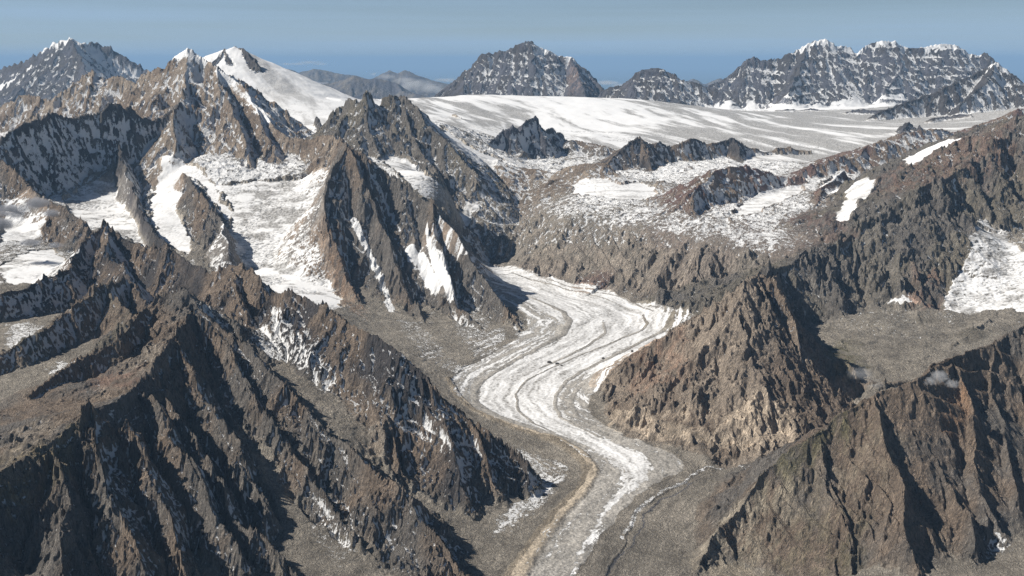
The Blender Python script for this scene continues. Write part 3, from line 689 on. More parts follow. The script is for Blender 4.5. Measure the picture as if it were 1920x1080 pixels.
for g, a in (('farright', 1.0), ('farsmall', 1.1), ('farcentre', .75), ('pyramid', .55)):
    strata += dom * (gid == GROUPS.index(g)) * a
zw = H + 110 * fbm(X, Y, 1300, 4) + 28 * fbm(X + 900, Y, 260, 3) + .03 * XF
stv = sstep(-.35, .3, fbm(X, Y + 5000, 900, 3))
for lam, am in ((170, .45), (78, .42), (41, .3)):
    H = H + strata * stv * am * lam / 6.2832 * np.sin(zw * 6.2832 / lam)
DIRT = np.where(tm, np.clip(.44 + .8 * FLOW + .10 * WX + .3 * MOR + .5 * (1 - sstep(0, .22, np.abs(gnoise(X / 30, Y / 9)))) * sstep(-.2, .3, gnoise(X / 140, Y / 140)), 0, 1), DIRT)
LEDGE = strata * stv * (.7 * np.cos(zw * 6.2832 / 78 + 2.4) + .5 * np.cos(zw * 6.2832 / 41 + 2.4) + .4 * np.cos(zw * 6.2832 / 170 + 2.4))
del tgx, tgy
gx2, gy2 = grad(H)
slope2 = np.sqrt(gx2 ** 2 + gy2 ** 2)

# ------------------------------------------------------------------ what lies on the ground (snow, rock colour)
big = fbm(X, Y, 1400, 3)
mid = fbm(X, Y, 300, 4, .55)
fine = fbm(X, Y, 48, 4, .6)
conc = (blur(H.copy(), 5) - H) / (RR * .0011)     # positive in hollows
shady = np.clip((gx2 * -math.sin(SUN_AZ) + gy2 * -math.cos(SUN_AZ)) * -1, -1.2, 1.2)  # >0 on slopes turned away from the sun
# snow lasts where the sun seldom reaches, in hollows and on ledges
pot = RSN * 1.0 + 0.40 * shady * np.clip(RSN * 4, 0, 1) + 0.30 * np.clip(conc, -1, 1) - 0.22 * GUL * 3 + 0.20 * fine + .16 * mid - 0.16 * np.clip(slope2 - 1.0, -.5, 2)
pot = pot + 0.10 * np.clip((H - 2900) / 600, -1, 1) + .10 * LEDGE - .02 * strata + .06 + strata * (.14 * mid + .10 * fine)
opn = 0.34 + .40 * sstep(2500, 2950, H) * (RR > 6500) + .30 * np.clip(conc, -1, 1) + .25 * fine + .2 * mid - .05
opn = np.where(RR < 6500, opn - .12, opn + .06 - .3 * rocky * (dom < .5) - .12 * np.clip(GUL * 3, -1, 1))
pot = dom * pot + (1 - dom) * opn
SN = np.where(AREA >= 0, SNOW - .45 * (1 - sstep(.5, 1.0, EDGE)) * (EDGE > 0) * (SNOW > .5), np.clip(np.maximum(pot, (EDGE > .02) * (.15 + .6 * EDGE)), 0, .93) * .98).astype(np.float32)
SN = np.where((AREA >= 0) & ~tm, SN - sstep(.75, 1.3, slope2) * .5, SN)
tm_s = np.where(tm, SNOW * (1 - .12 * np.clip(FLOW, 0, 1)) - .40 * FLOW * (SNOW > .05) * (SNOW < .85) - .10 * FLOW, SN)
SN = np.where(tm, np.clip(np.maximum(tm_s, (.40 + .17 * sstep(4900, 5600, RR) - .10 * (RR < 4700)) - .5 * FLOW), 0, 1) * (1 - .8 * MOR), SN)
SN = np.maximum(SN, np.where((AREA < 0) & ~tm, DUST * (.78 + .5 * conc.clip(-.6, .6) - .35 * FLOW) , 0))
SN = np.maximum(SN, CAP * .92)
sl, m = chanice
SN[sl] = np.maximum(SN[sl], m * (.62 + .25 * fine[sl]))

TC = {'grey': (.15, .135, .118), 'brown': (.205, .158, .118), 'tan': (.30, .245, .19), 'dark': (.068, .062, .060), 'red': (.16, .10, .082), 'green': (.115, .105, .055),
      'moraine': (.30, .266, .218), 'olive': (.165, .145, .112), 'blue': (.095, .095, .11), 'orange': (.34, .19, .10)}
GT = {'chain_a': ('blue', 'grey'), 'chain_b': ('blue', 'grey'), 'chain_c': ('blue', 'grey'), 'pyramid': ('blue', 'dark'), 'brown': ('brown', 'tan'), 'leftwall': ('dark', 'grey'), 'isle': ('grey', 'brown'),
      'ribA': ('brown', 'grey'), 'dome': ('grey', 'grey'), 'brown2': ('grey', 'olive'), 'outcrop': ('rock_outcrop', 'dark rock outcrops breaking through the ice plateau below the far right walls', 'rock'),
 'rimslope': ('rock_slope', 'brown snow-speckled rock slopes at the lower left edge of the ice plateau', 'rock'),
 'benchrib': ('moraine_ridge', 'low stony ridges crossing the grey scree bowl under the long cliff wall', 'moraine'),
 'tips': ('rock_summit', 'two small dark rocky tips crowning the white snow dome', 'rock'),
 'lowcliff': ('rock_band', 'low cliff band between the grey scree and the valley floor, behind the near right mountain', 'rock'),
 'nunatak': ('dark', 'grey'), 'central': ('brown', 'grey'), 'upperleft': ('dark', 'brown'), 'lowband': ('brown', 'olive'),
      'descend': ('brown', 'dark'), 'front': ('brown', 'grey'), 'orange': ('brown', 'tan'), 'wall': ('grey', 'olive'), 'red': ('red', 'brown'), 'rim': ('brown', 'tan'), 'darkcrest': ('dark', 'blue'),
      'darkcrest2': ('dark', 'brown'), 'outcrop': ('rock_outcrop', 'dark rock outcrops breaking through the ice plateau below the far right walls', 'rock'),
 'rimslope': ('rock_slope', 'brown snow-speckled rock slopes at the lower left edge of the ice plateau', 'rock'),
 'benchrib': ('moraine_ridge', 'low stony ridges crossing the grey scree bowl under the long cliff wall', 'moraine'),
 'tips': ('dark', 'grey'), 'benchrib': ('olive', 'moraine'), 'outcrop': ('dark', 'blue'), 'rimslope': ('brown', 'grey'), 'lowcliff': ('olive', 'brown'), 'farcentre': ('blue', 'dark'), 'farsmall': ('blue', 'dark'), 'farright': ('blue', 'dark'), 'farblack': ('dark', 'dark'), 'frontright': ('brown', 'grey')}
COL = np.empty(H.shape + (3,), np.float32)
mixv = sstep(-.25, .25, mid + .4 * big)[..., None]
c_open = np.array(TC['moraine'], np.float32)
red_open = .45 * sstep(-.1, .4, fbm(X + 300, Y, 700, 3) + .35 * (XF / 1500) - .05) * (RR > 6800) * (RR < 10500) * (TT < math.atan(xpy(1600, 400)))
COL[:] = c_open * (1 - mixv * .25)
COL = COL * (1 - .6 * red_open[..., None]) + np.array(TC['red'], np.float32) * 1.2 * .6 * red_open[..., None]
tg = tm[..., None] * .85
COL = COL * (1 - tg) + np.array((.235, .222, .20), np.float32) * tg
COL *= 1.0
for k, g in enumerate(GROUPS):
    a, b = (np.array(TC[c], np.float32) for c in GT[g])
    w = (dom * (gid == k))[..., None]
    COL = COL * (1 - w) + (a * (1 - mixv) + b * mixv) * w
for (sl, m), c in [(latm, (.30, .25, .185)), (chanrock, (.10, .10, .11)), (line_mask([(1395,830),(1300,815),(1200,790),(1150,770)], 4300, 30), (.40, .33, .25))]:
    m = m[..., None] * .9
    COL[sl] = COL[sl] * (1 - m) + np.array(c, np.float32) * m
# grass and lichen, rust stains and pale polished slabs
def patch(pts, rmin, col, strength, fe=40, warp=40):
    sl, m = poly_mask(pts, rmin, warp, fe)
    m = m * sstep(-.35, .3, fine[sl] + .5 * mid[sl]) * strength
    COL[sl] = COL[sl] * (1 - m[..., None]) + np.array(col, np.float32) * m[..., None]
#PATCHES_BEGIN
patch([(1150,400),(1240,380),(1290,430),(1280,470),(1180,440)], 7200, TC['red'], .8, 60, 60)
patch([(1340,430),(1480,400),(1560,400),(1600,440),(1500,470),(1360,470)], 6900, TC['red'], .7, 60, 60)
patch([(1640,330),(1760,270),(1900,230),(1920,300),(1760,340),(1660,370)], 7300, (.20,.13,.10), .7, 60, 60)
patch([(1700,500),(1760,500),(1765,580),(1700,580)], 6300, (.24,.14,.10), .7, 30, 30)
patch([(1000,440),(1200,440),(1300,490),(1300,560),(1100,520),(1000,500)], 7000, TC['tan'], .7, 60, 60)
patch([(1180,650),(1290,640),(1290,720),(1180,740)], 4800, (.30,.19,.13), .6, 30, 30)
patch([(1480,540),(1500,700),(1480,760),(1420,700),(1440,560)], 4700, TC['dark'], .5, 30, 30)
patch([(1530,815),(1620,770),(1640,790),(1560,850),(1480,910),(1420,960),(1400,950),(1450,885)], 3300, TC['green'], .85)
patch([(1340,1040),(1480,960),(1640,960),(1600,1080),(1330,1080)], 3300, TC['green'], .5)
patch([(1540,655),(1600,640),(1620,690),(1600,720),(1550,700)], 5000, TC['green'], .7)
patch([(1770,740),(1830,720),(1800,830),(1760,800)], 3300, TC['orange'], .7)
patch([(1140,765),(1200,770),(1250,760),(1340,770),(1400,750),(1480,740),(1500,820),(1440,850),(1340,845),(1230,830),(1140,800)], 4400, (.55, .45, .34), 1.0, 25, 30)
patch([(0,810),(120,780),(230,640),(330,620),(300,680),(170,760),(0,880)], 3100, (.33, .275, .215), .8)
patch([(180,690),(250,690),(260,720),(170,725)], 3100, (.24, .15, .11), .8)
patch([(0,860),(110,820),(165,770),(170,830),(110,870),(0,950)], 3000, (.22, .175, .10), .7)
patch([(640,690),(700,720),(740,800),(700,860),(650,760)], 4000, TC['tan'], .8)
patch([(1285,1080),(1320,1010),(1370,955),(1420,915),(1480,900),(1490,960),(1430,1080)], 3300, (.36, .31, .24), 1.0, 30, 30)
patch([(610,390),(640,430),(690,600),(640,570),(610,470)], 6300, (.33, .21, .13), .6)
patch([(1060,110),(1095,130),(1110,180),(1070,180)], 18000, (.25, .18, .15), .7, 100, 60)
patch([(850,330),(1000,320),(1240,340),(1300,400),(1500,420),(1560,440),(1450,490),(1300,520),(1200,520),(1000,500),(900,470),(850,420)], 6900, (.33, .285, .235), .55, 120, 60)
patch([(1480,870),(1620,800),(1700,830),(1640,950),(1500,1080),(1360,1080),(1400,960)], 3300, (.25, .21, .155), .6, 60, 60)
patch([(1450,520),(1640,400),(1700,380),(1720,560),(1560,590),(1480,560)], 6200, (.20, .18, .155), .6, 60, 60)
#PATCHES_END
COL *= (1 + .16 * fine + .12 * mid + .42 * FLOW * (1 - dom))[..., None]
COL = np.clip(COL * 1.36, .02, .9)
print('grid', NR, NC, NR * NC)

# ------------------------------------------------------------------ materials
def mk_mat(name):
    m = bpy.data.materials.new(name); m.use_nodes = True
    nt = m.node_tree
    for n in list(nt.nodes):
        nt.nodes.remove(n)
    return m, nt
class NB:
    def __init__(s, nt): s.nt = nt
    def n(s, t, **kw):
        o = s.nt.nodes.new(t)
        for k, v in kw.items():
            if k.startswith('i_'):
                o.inputs[k[2:].replace('_', ' ')].default_value = v
            else:
                setattr(o, k, v)
        return o
    def l(s, a, b): s.nt.links.new(a, b)
    def math(s, op, a, b=None, clamp=False):
        o = s.n('ShaderNodeMath', operation=op, use_clamp=clamp)
        for i, v in enumerate((a, b)):
            if v is None: continue
            if hasattr(v, 'is_linked'): s.l(v, o.inputs[i])
            else: o.inputs[i].default_value = v
        return o.outputs[0]
    def mix(s, f, a, b):
        o = s.n('ShaderNodeMix', data_type='RGBA')
        for k, v in (('Factor', f), ('A', a), ('B', b)):
            if hasattr(v, 'is_linked'): s.l(v, o.inputs[k])
            else: o.inputs[k].default_value = v
        return o.outputs['Result']
    def ramp(s, v, a, b, c=0.0, d=1.0, smooth=True):
        o = s.n('ShaderNodeMapRange', interpolation_type='SMOOTHSTEP' if smooth else 'LINEAR')
        o.inputs['From Min'].default_value = a; o.inputs['From Max'].default_value = b
        o.inputs['To Min'].default_value = c; o.inputs['To Max'].default_value = d
        s.l(v, o.inputs['Value'])
        return o.outputs['Result']
def land_material(name, icy):
    m, nt = mk_mat(name); b = NB(nt)
    out = b.n('ShaderNodeOutputMaterial'); bs = b.n('ShaderNodeBsdfPrincipled')
    b.l(bs.outputs[0], out.inputs['Surface'])
    geo = b.n('ShaderNodeNewGeometry')
    at_s = b.n('ShaderNodeAttribute', attribute_name='snow').outputs['Fac']
    at_c = b.n('ShaderNodeAttribute', attribute_name='rock').outputs['Color']
    at_i = b.n('ShaderNodeAttribute', attribute_name='ice').outputs['Fac']
    pos = geo.outputs['Position']
    mp = b.n('ShaderNodeMapping'); mp.inputs['Scale'].default_value = (1, 1, .55); b.l(pos, mp.inputs['Vector'])
    def noise(scale, det, rough=.6, vec=None):
        o = b.n('ShaderNodeTexNoise'); o.inputs['Scale'].default_value = scale; o.inputs['Detail'].default_value = det; o.inputs['Roughness'].default_value = rough
        b.l(vec or pos, o.inputs['Vector']); return o.outputs['Fac']
    nf = noise(.045, 6, .70, mp.outputs['Vector'])
    nm = noise(.012, 3, .6)
    # cracks and ribs drawn down the steep faces
    mp3 = b.n('ShaderNodeMapping'); mp3.inputs['Scale'].default_value = (1, 1, .16); b.l(pos, mp3.inputs['Vector'])
    ns = noise(.06, 6, .66, mp3.outputs['Vector'])
    rid = b.math('ABSOLUTE', b.math('SUBTRACT', ns, .5))
    crack = b.ramp(rid, 0.0, .07)
    # snow lies where the ground's own snow value beats a speckled threshold
    nff = noise(.13, 5, .72, mp.outputs['Vector'])
    f = b.math('ADD', at_s, b.math('ADD', b.math('MULTIPLY', b.math('SUBTRACT', nf, .5), .75), b.math('MULTIPLY', b.math('SUBTRACT', nff, .5), 1.0)))
    snow = b.ramp(f, .56, .64)
    speck = b.ramp(nf, .36, .64)
    rock = b.mix(speck, b.mix(.28, at_c, (.03, .027, .025, 1)), at_c)
    rock = b.mix(crack, b.mix(.46, rock, (.03, .027, .025, 1)), rock)
    hs = b.n('ShaderNodeHueSaturation'); b.l(rock, hs.inputs['Color'])
    b.l(b.ramp(nm, .3, .7, .90, 1.45, False), hs.inputs['Value'])
    rock = hs.outputs['Color']
    # clean firn, bare grey ice and grit on it
    at_d = b.n('ShaderNodeAttribute', attribute_name='dirt').outputs['Fac']
    gr = noise(.06, 6, .72)
    dd = b.math('MULTIPLY', at_d, b.ramp(gr, .36, .62, .35, 1.15, False), True)
    snowc = b.mix(dd, (.74, .735, .72, 1), (.20, .188, .17, 1))
    b.l(b.mix(snow, rock, snowc), bs.inputs['Base Color'])
    bs.inputs['Roughness'].default_value = .88
    bs.inputs['Specular IOR Level'].default_value = .12
    b1 = b.n('ShaderNodeBump'); b1.inputs['Strength'].default_value = 1.0; b1.inputs['Distance'].default_value = 22.0 if not icy else 8.0
    bn = noise(.07 if not icy else .05, 7, .66, mp.outputs['Vector'])
    hgt = b.math('ADD', b.math('MULTIPLY', bn, .7), b.math('MULTIPLY', rid, 2.6 if not icy else .4))
    b.l(b.math('MULTIPLY', hgt, b.ramp(snow, 0, 1, 1.0, .35, False)), b1.inputs['Height'])
    b.l(b1.outputs['Normal'], bs.inputs['Normal'])
    return m
M_rock = land_material('rock_and_snow', False)
M_ice = land_material('glacier_ice', True)

# ------------------------------------------------------------------ the land as separate objects
def tag(o, label, cat, kind=None, group=None):
    o['label'] = label; o['category'] = cat
    if kind: o['kind'] = kind
    if group: o['group'] = group
    return o
GL = {
 'chain_a': ('mountain_range', 'faint blue mountain chain at the horizon left of the middle snow-streaked massif, low cloud around its peaks', 'mountains'),
 'chain_b': ('mountain_range', 'grey ribbed ridge in front of the faint horizon chain, behind the snow dome', 'mountains'),
 'chain_c': ('mountain_range', 'tiny blue peaks on the horizon between the small stepped mountain and the long far wall', 'mountains'),
 'pyramid': ('mountain', 'dark blue pyramid mountain streaked with snow at the far left skyline', 'mountain'),
 'brown': ('mountain', 'sunlit brown rock peak with a white snow tip, left of the snow dome', 'mountain'),
 'leftwall': ('rock_wall', 'dark shaded snow-dusted wall below the brown snow-tipped peak at the left', 'rock wall'),
 'isle': ('rock_island', 'rock island between the hanging glacier and the wide crevassed glacier', 'rock'),
 'ribA': ('rock_spur', 'brown rock rib at the left edge between cloud-covered snow and the small cirque glacier', 'rock'),
 'dome': ('snow_dome', 'high white snow dome behind the brown peak', 'snow'),
 'brown2': ('mountain', 'grey rocky mountain with twin tops behind the central pyramid, snow couloir on its right', 'mountain'),
 'outcrop': ('rock_outcrop', 'dark rock outcrops breaking through the ice plateau below the far right walls', 'rock'),
 'rimslope': ('rock_slope', 'brown snow-speckled rock slopes at the lower left edge of the ice plateau', 'rock'),
 'benchrib': ('moraine_ridge', 'low stony ridges crossing the grey scree bowl under the long cliff wall', 'moraine'),
 'tips': ('rock_summit', 'two small dark rocky tips crowning the white snow dome', 'rock'),
 'lowcliff': ('rock_band', 'low cliff band between the grey scree and the valley floor, behind the near right mountain', 'rock'),
 'nunatak': ('rock_island', 'small dark rock sticking out of the upper icefall beside the twin-topped grey mountain', 'rock'),
 'central': ('mountain', 'steep brown pyramid with dark gullies above the bend of the long glacier', 'mountain'),
 'upperleft': ('mountain_ridge', 'dark jagged crest below the small cirque glacier, behind the foreground massif', 'ridge'),
 'lowband': ('rock_band', 'low bands of brown cliffs at the left edge behind the sunlit plateau', 'rock'),
 'descend': ('mountain_ridge', 'long dark ridge descending from left to the inner bank of the glacier bend', 'ridge'),
 'front': ('mountain', 'ribbed foreground massif at bottom left, lit plateau on top and dark shaded face', 'mountain'),
 'orange': ('mountain', 'warm brown rock buttress on the outer bank of the glacier with pale slabs at its foot', 'mountain'),
 'wall': ('rock_wall', 'long grey cliff wall with dark vertical gullies rising to the right edge', 'rock wall'),
 'red': ('rock_ridge', 'reddish dark rocks between the small white snowfields right of centre', 'ridge'),
 'rim': ('rock_ridge', 'low brown rim above the flat white snowfield, in front of the dark crests', 'ridge'),
 'darkcrest': ('rock_peak', 'small dark blue jagged peak in front of the ice plateau, left of the longer dark crest', 'peak'),
 'darkcrest2': ('rock_ridge', 'long dark jagged crest along the lower edge of the ice plateau', 'ridge'),
 'farcentre': ('mountain', 'massive snow-streaked mountain in the middle of the skyline', 'mountain'),
 'farsmall': ('mountain', 'small stepped mountain with snow ledges between the two great far massifs', 'mountain'),
 'farright': ('mountain', 'long banded mountain wall with three snowy tops at the right skyline', 'mountain'),
 'farblack': ('mountain', 'black pointed mountain with a white tip in front of the long banded wall at right', 'mountain'),
 'frontright': ('mountain', 'foreground mountain at bottom right with green-brown slope and deep shadowed clefts', 'mountain')}
AL = {
 'plateau': ('ice_plateau', 'wide white ice plateau with grey streaks below the far massifs', 'glacier'),
 'domeice': ('glacier', 'smooth white snow dome and the icefall flowing down from it', 'glacier'),
 'tongueice': ('snow_slope', 'narrow white snow slope on the right flank of the twin-topped grey mountain', 'snow'),
 'farfoot': ('snowfield', 'bright snow apron at the foot of the long banded far wall', 'snow'),
 'icefallc': ('glacier', 'wide crevassed glacier flowing down left of the central brown pyramid', 'glacier'),
 'hangice': ('glacier', 'steep hanging glacier partly in blue shadow left of the rock island', 'glacier'),
 'cirqueice': ('glacier', 'small cirque glacier under the dark shaded wall at left', 'glacier'),
 'westsnow': ('snowfield', 'snowfield under a cloud wisp at the left edge', 'snow'),
 'westbasin': ('snowfield', 'flat snow basin below the brown rib at the left edge', 'snow'),
 'smallice': ('glacier', 'little glacier with grey ice between the central pyramid and the grey twin-topped mountain', 'glacier'),
 'flatsnow': ('snowfield', 'flat white snowfield in the middle under the low brown rim', 'snow'),
 'redsnow': ('snowfield', 'white snowfield right of the snow-capped red ridge', 'snow'),
 'redcap': ('snow_cap', 'snow cap on top of the red ridge right of the flat snowfield', 'snow'),
 'isletsnow': ('snow_patch', 'small snow patch on the red rock islet between two snowfields', 'snow'),
 'gullysnow': ('snowfield', 'steep white snow tongue right of the red rock islet beside the cliff wall', 'snow'),
 'crestsnow': ('snow_patch', 'long thin snow strip on the reddish crest at upper right', 'snow'),
 'eastice': ('glacier', 'white cracked glacier at the right edge beneath the cliff wall', 'glacier'),
 'fansnow': ('snow_patch', 'little triangular snow patch at the foot of the long grey cliff wall', 'snow'),
 'peaksnow': ('snow_cap', 'white snow crest running down from the tip of the brown peak', 'snow'),
 'tongue': ('glacier', 'long S-shaped valley glacier with dark moraine stripes winding to the bottom', 'glacier')}
AL2 = ('snow_patch', 'snow couloir in the right-hand gully of the central brown pyramid', 'snow')
OL = {0: ('valley_floor', 'grey rubble moraine floor of the main valley beside the glacier tongue', 'valley floor'),
      1: ('hillside', 'hummocky brown slope speckled with snow above the outer bank of the glacier', 'hillside'),
      2: ('rock_basin', 'stony basins and gullies between the ridges on the left', 'valley floor'),
      3: ('scree_slope', 'grey scree slope under the long cliff wall on the right', 'scree'),
      4: ('far_land', 'distant low land behind the far massifs', 'land')}
code = np.full(H.shape, 0, np.int32)
code[:] = 0
pxang = TT
code[(RR > 6400) & (pxang > -.04)] = 1
code[(pxang <= -.04) & (RR > 3900)] = 2
code[(pxang > math.atan(xpy(1490, 700))) & (RR > 4900) & (RR <= 6900)] = 3
code[(RR > 15500) & (dom < .5)] = 4
code = np.where(gid >= 0, 100 + gid, code)
code = np.where(AREA >= 0, 200 + AREA, code)
# quads, one cell = the code of its lower corner; tiny scraps go to whichever neighbour rules
qc = code[:-1, :-1].copy()
Hd = H.astype(np.float64)
curv = 0.0
NX = -np.asarray(gx2); NY = -np.asarray(gy2)
nn = np.sqrt(NX ** 2 + NY ** 2 + 1)
NX = NX / nn; NY = NY / nn; NZ = 1 / nn
vid = np.arange(NR * NC).reshape(NR, NC)
SNf = SN.ravel(); COLf = np.concatenate([COL, np.ones(H.shape + (1,), np.float32)], -1).reshape(-1, 4)
DIRTf = DIRT.ravel().astype(np.float32)
ICEf = ICE.ravel().astype(np.float32)
Pf = np.stack([X, Y, Hd], -1).reshape(-1, 3).astype(np.float32)
Nf = np.stack([NX, NY, NZ], -1).reshape(-1, 3).astype(np.float32)
def emit_part(name, cells, mat):
    i, j = np.nonzero(cells)
    quads = np.stack([vid[i, j], vid[i, j + 1], vid[i + 1, j + 1], vid[i + 1, j]], -1)
    used, inv = np.unique(quads, return_inverse=True)
    inv = inv.reshape(-1).astype(np.int32)
    me = bpy.data.meshes.new(name)
    nq = len(quads)
    me.vertices.add(len(used)); me.loops.add(nq * 4); me.polygons.add(nq)
    me.vertices.foreach_set('co', Pf[used].ravel())
    me.loops.foreach_set('vertex_index', inv)
    me.polygons.foreach_set('loop_start', np.arange(0, nq * 4, 4, dtype=np.int32))
    me.polygons.foreach_set('use_smooth', np.ones(nq, bool))
    me.update(calc_edges=True)
    a = me.attributes.new('snow', 'FLOAT', 'POINT'); a.data.foreach_set('value', SNf[used])
    a = me.attributes.new('ice', 'FLOAT', 'POINT'); a.data.foreach_set('value', ICEf[used])
    a = me.attributes.new('dirt', 'FLOAT', 'POINT'); a.data.foreach_set('value', DIRTf[used])
    a = me.attributes.new('rock', 'FLOAT_COLOR', 'POINT'); a.data.foreach_set('color', COLf[used].ravel())
    me.normals_split_custom_set_from_vertices(Nf[used])
    me.materials.append(mat)
    o = bpy.data.objects.new(name, me)
    scene.collection.objects.link(o)
    return o
seen_peak = False
for c in np.unique(qc):
    cells = qc == c
    if cells.sum() < 12:
        continue
    if c >= 200:
        nm = AREAS[c - 200]
        if nm == 'peaksnow' and seen_peak:
            L_ = AL2
        else:
            L_ = AL[nm]
            seen_peak = seen_peak or nm == 'peaksnow'
        o = emit_part(L_[0], cells, M_ice)
    elif c >= 100:
        L_ = GL[GROUPS[c - 100]]
        o = emit_part(L_[0], cells, M_rock)
    else:
        L_ = OL[c]
        o = emit_part(L_[0], cells, M_rock)
    tag(o, L_[1], L_[2], 'structure')

# lowland sheet out to the horizon
def sheet(name, r0, r1, z, mat):
    me = bpy.data.meshes.new(name)
    n = 72; vs = []; fs = []
    rs = [0, 2000, 8000, 30000, 90000, 200000, r1]
    vs.append((0, 0, z))
    for r in rs[1:]:
        for k in range(n):
            a = 2 * math.pi * k / n
            vs.append((r * math.sin(a), r * math.cos(a), z))
    for k in range(n):
        fs.append((0, 1 + (k + 1) % n, 1 + k))
    for q in range(len(rs) - 2):
        for k in range(n):
            a = 1 + q * n + k; b_ = 1 + q * n + (k + 1) % n
            fs.append((a, b_, b_ + n, a + n))
    me.from_pydata(vs, [], fs); me.materials.append(mat)
    o = bpy.data.objects.new(name, me); scene.collection.objects.link(o); return o
M_low, nt = mk_mat('lowland'); b = NB(nt)
out = b.n('ShaderNodeOutputMaterial'); bs = b.n('ShaderNodeBsdfPrincipled'); b.l(bs.outputs[0], out.inputs['Surface'])
g = b.n('ShaderNodeNewGeometry'); no = b.n('ShaderNodeTexNoise'); no.inputs['Scale'].default_value = .00012; no.inputs['Detail'].default_value = 6
b.l(g.outputs['Position'], no.inputs['Vector'])
b.l(b.mix(b.ramp(no.outputs['Fac'], .4, .6), (.05, .07, .05, 1), (.09, .10, .08, 1)), bs.inputs['Base Color']); bs.inputs['Roughness'].default_value = .9
tag(sheet('ground', 0, 420000, 480.0, M_low), 'hazy blue lowland plain reaching the horizon behind all the mountains', 'land', 'structure')

# ------------------------------------------------------------------ boulders lying on the ice
def ground_at(x, y):
    r, t = math.hypot(x, y), math.atan2(x, y)
    i = int(np.clip(np.searchsorted(R, r), 1, NR - 1)); j = int(np.clip(np.searchsorted(TH, t), 1, NC - 1))
    return float(H[i, j])
def boulder(px, py, size, seed, label):
    import bmesh
    x, y = cast(px, py, 4500)
    bm = bmesh.new(); bmesh.ops.create_icosphere(bm, subdivisions=3, radius=1.0)
    rs = np.random.RandomState(seed)
    planes = rs.normal(size=(11, 3)); planes /= np.linalg.norm(planes, axis=1)[:, None]
    offs = rs.uniform(.55, .9, 11)
    sx, sy, sz = size * rs.uniform(.9, 1.3), size * rs.uniform(.7, 1.0), size * rs.uniform(.55, .75)
    for v in bm.verts:
        c = np.array(v.co)
        for p_, o_ in zip(planes, offs):                  # broken flat faces
            d_ = c @ p_ - o_
            if d_ > 0: c = c - p_ * d_
        c *= 1 + .05 * math.sin(c[0] * 9 + seed) * math.cos(c[1] * 7)
        v.co = (c[0] * sx, c[1] * sy, c[2] * sz)
    me = bpy.data.meshes.new('boulder'); bm.to_mesh(me); bm.free()
    me.materials.append(M_bould)
    o = bpy.data.objects.new('boulder', me); scene.collection.objects.link(o)
    o.location = (x, y, ground_at(x, y) + sz * .3)
    o.rotation_euler = (0, 0, rs.uniform(0, 6.28))
    tag(o, label, 'boulder', group='boulders lying on the glacier')
M_bould, nt = mk_mat('boulder_rock'); b = NB(nt)
out = b.n('ShaderNodeOutputMaterial'); bs = b.n('ShaderNodeBsdfPrincipled'); b.l(bs.outputs[0], out.inputs['Surface'])
g = b.n('ShaderNodeNewGeometry'); no = b.n('ShaderNodeTexNoise'); no.inputs['Scale'].default_value = .25; no.inputs['Detail'].default_value = 6
b.l(g.outputs['Position'], no.inputs['Vector'])
b.l(b.mix(b.ramp(no.outputs['Fac'], .35, .65), (.045, .04, .038, 1), (.12, .10, .085, 1)), bs.inputs['Base Color']); bs.inputs['Roughness'].default_value = .9
bmp = b.n('ShaderNodeBump'); bmp.inputs['Distance'].default_value = 2.0; b.l(no.outputs['Fac'], bmp.inputs['Height']); b.l(bmp.outputs['Normal'], bs.inputs['Normal'])
boulder(1030, 681, 17, 3, 'largest dark boulder on the ice, leftmost of the group of three')
boulder(1045, 683, 12, 5, 'brown boulder just right of the largest dark boulder on the ice')
boulder(1053, 686, 8, 8, 'small dark boulder at the right end of the group of three on the ice')
boulder(1131, 655, 12, 11, 'lone dark boulder on white ice beside the medial moraine, up-glacier of the group')
boulder(1185, 654, 9, 14, 'small dark boulder near the outer bank strip of ice, farthest right of the boulders')

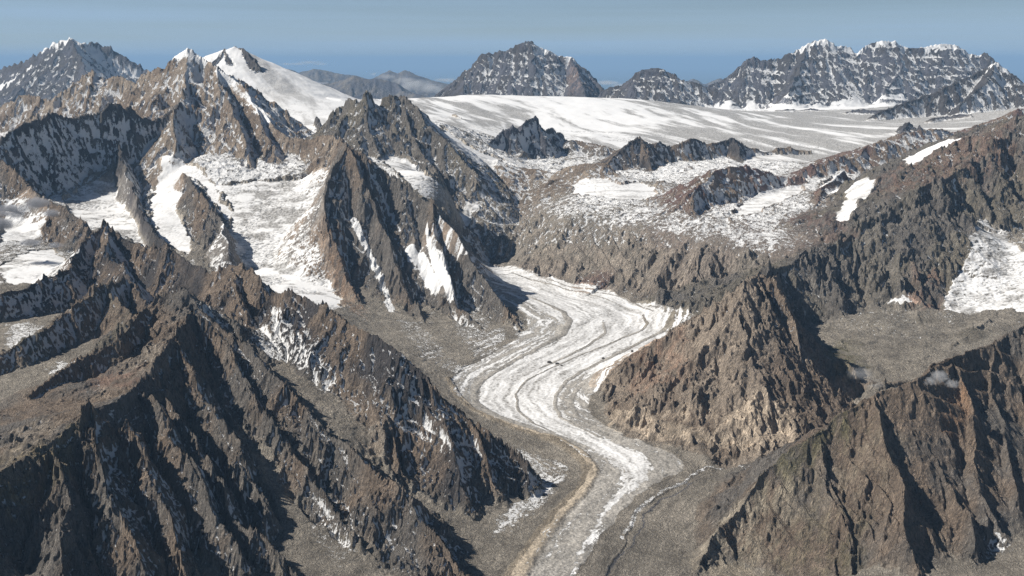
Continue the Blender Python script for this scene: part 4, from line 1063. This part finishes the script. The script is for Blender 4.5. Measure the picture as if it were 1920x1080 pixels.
# ------------------------------------------------------------------ clouds
def cloud(pts, label, dens, thin=1.0, lump=6.0, col=(1, 1, 1, 1)):
    """pts: (px, py, distance, half width m, half height m) lobes joined in one closed mesh"""
    import bmesh
    name = 'cloud'
    cx, cy_, cz = np.mean([W(p[0], p[1], p[2]) for p in pts], axis=0)
    bm = bmesh.new(); scale = max(p[3] for p in pts)
    rs = np.random.RandomState(int(pts[0][0]))
    for (px, py, Yd, hw, hh) in pts:
        x, y, z = W(px, py, Yd)
        r = bmesh.ops.create_icosphere(bm, subdivisions=3, radius=1.0)
        ph = rs.uniform(0, 6, 3)
        for v in r['verts']:
            k_ = 1 + .18 * math.sin(v.co.x * 4 + ph[0]) * math.cos(v.co.y * 5 + ph[1]) + .1 * math.sin(v.co.z * 7 + ph[2])
            v.co = ((x - cx) + v.co.x * hw * k_, (y - cy_) + v.co.y * hw * .8 * k_, (z - cz) + v.co.z * hh * k_)
    me = bpy.data.meshes.new(name); bm.to_mesh(me); bm.free()
    m, nt = mk_mat('cloud_vapour'); b = NB(nt)
    out = b.n('ShaderNodeOutputMaterial'); pv = b.n('ShaderNodeVolumePrincipled'); b.l(pv.outputs[0], out.inputs['Volume'])
    tc = b.n('ShaderNodeTexCoord')
    no = b.n('ShaderNodeTexNoise'); no.inputs['Scale'].default_value = lump / scale / 2; no.inputs['Detail'].default_value = 5; no.inputs['Roughness'].default_value = .62
    b.l(tc.outputs['Object'], no.inputs['Vector'])
    lo = None
    # density fades outwards from the middle of each lobe
    for (px, py, Yd, hw, hh) in pts:
        x, y, z = W(px, py, Yd)
        mp = b.n('ShaderNodeMapping'); mp.vector_type = 'TEXTURE'
        mp.inputs['Location'].default_value = (x - cx, y - cy_, z - cz); mp.inputs['Scale'].default_value = (hw, hw * .8, hh)
        b.l(tc.outputs['Object'], mp.inputs['Vector'])
        ln = b.n('ShaderNodeVectorMath', operation='LENGTH'); b.l(mp.outputs[0], ln.inputs[0])
        f = b.ramp(ln.outputs['Value'], .1, .95, 1, 0)
        lo = f if lo is None else b.math('MAXIMUM', lo, f)
    d = b.math('SUBTRACT', b.math('ADD', lo, b.math('MULTIPLY', no.outputs['Fac'], 1.5)), 1.12 * thin, True)
    b.l(b.math('MULTIPLY', d, dens), pv.inputs['Density'])
    pv.inputs['Color'].default_value = col
    me.materials.append(m)
    o = bpy.data.objects.new(name, me); scene.collection.objects.link(o)
    o.location = (cx, cy_, cz)
    tag(o, label, 'cloud')
if os.environ.get('NOCLOUD') is None:
    cloud([(25,395,6350,170,75),(70,380,6350,130,60),(0,420,6300,150,70),(95,400,6300,90,40)], 'grey cloud wisp over the snowfield at the left edge', .06, col=(.55, .56, .60, 1))
    cloud([(60,455,6150,130,35),(105,460,6150,90,30)], 'thin cloud shred below the larger wisp at the left edge', .04, col=(.55, .56, .60, 1))
    cloud([(1762,705,4080,62,42),(1745,715,4080,45,30),(1785,720,4060,50,28)], 'small pale cloud puff in front of the near right mountain', .05)
    cloud([(1615,700,5000,110,55),(1640,720,5000,80,45)], 'faint grey mist patch above the low cliff band', .010)
    cloud([(760,150,36000,600,230),(775,160,35500,900,330),(800,165,35500,900,300),(825,170,35500,600,200),(745,143,36500,400,160)], 'lumpy white cloud bank below the two pointed horizon peaks', .004)
    cloud([(585,158,36000,900,160),(610,162,36000,700,140),(560,162,36000,500,110)], 'low white cloud strip between the faint horizon chain and the ribbed ridge', .004)
    cloud([(710,139,37000,500,120),(725,144,36500,500,150)], 'little cloud on the left side of the pointed horizon peaks', .003)
    cloud([(835,150,40000,700,130),(860,153,40000,500,100)], 'flat bright cloud touching the left foot of the middle far mountain', .003)
    cloud([(1140,155,46000,900,170),(1175,160,46000,1200,150),(1205,158,46000,800,110)], 'low white cloud right of the middle far mountain', .003)
    cloud([(1385,153,47000,1100,110),(1400,157,47000,700,90)], 'small flat cloud left of the long far wall', .003)
    cloud([(550,120,60000,1500,120),(580,117,60000,1200,150),(600,120,60000,900,120)], 'thin pale cloud streak on the horizon beside the snow dome', .0012)

# ------------------------------------------------------------------ haze
def box(name, x0, x1, y0, y1, z0, z1, mat):
    v = [(x, y, z) for z in (z0, z1) for y in (y0, y1) for x in (x0, x1)]
    f = [(0, 2, 3, 1), (4, 5, 7, 6), (0, 1, 5, 4), (2, 6, 7, 3), (0, 4, 6, 2), (1, 3, 7, 5)]
    me = bpy.data.meshes.new(name); me.from_pydata(v, [], f); me.materials.append(mat)
    o = bpy.data.objects.new(name, me); scene.collection.objects.link(o); return o
M_haze, nt = mk_mat('haze_air'); b = NB(nt)
out = b.n('ShaderNodeOutputMaterial'); pv = b.n('ShaderNodeVolumePrincipled')
pv.inputs['Color'].default_value = (.38, .62, .92, 1)
pv.inputs['Density'].default_value = 1.05e-5
pv.inputs['Anisotropy'].default_value = 0.0
b.l(pv.outputs[0], out.inputs['Volume'])
if os.environ.get('NOHAZE') is None:
    tag(box('haze', -430000, 430000, -430000, 430000, 479.0, 4700.0, M_haze), 'thin blue haze that lets the far mountains fade', 'haze', 'stuff')
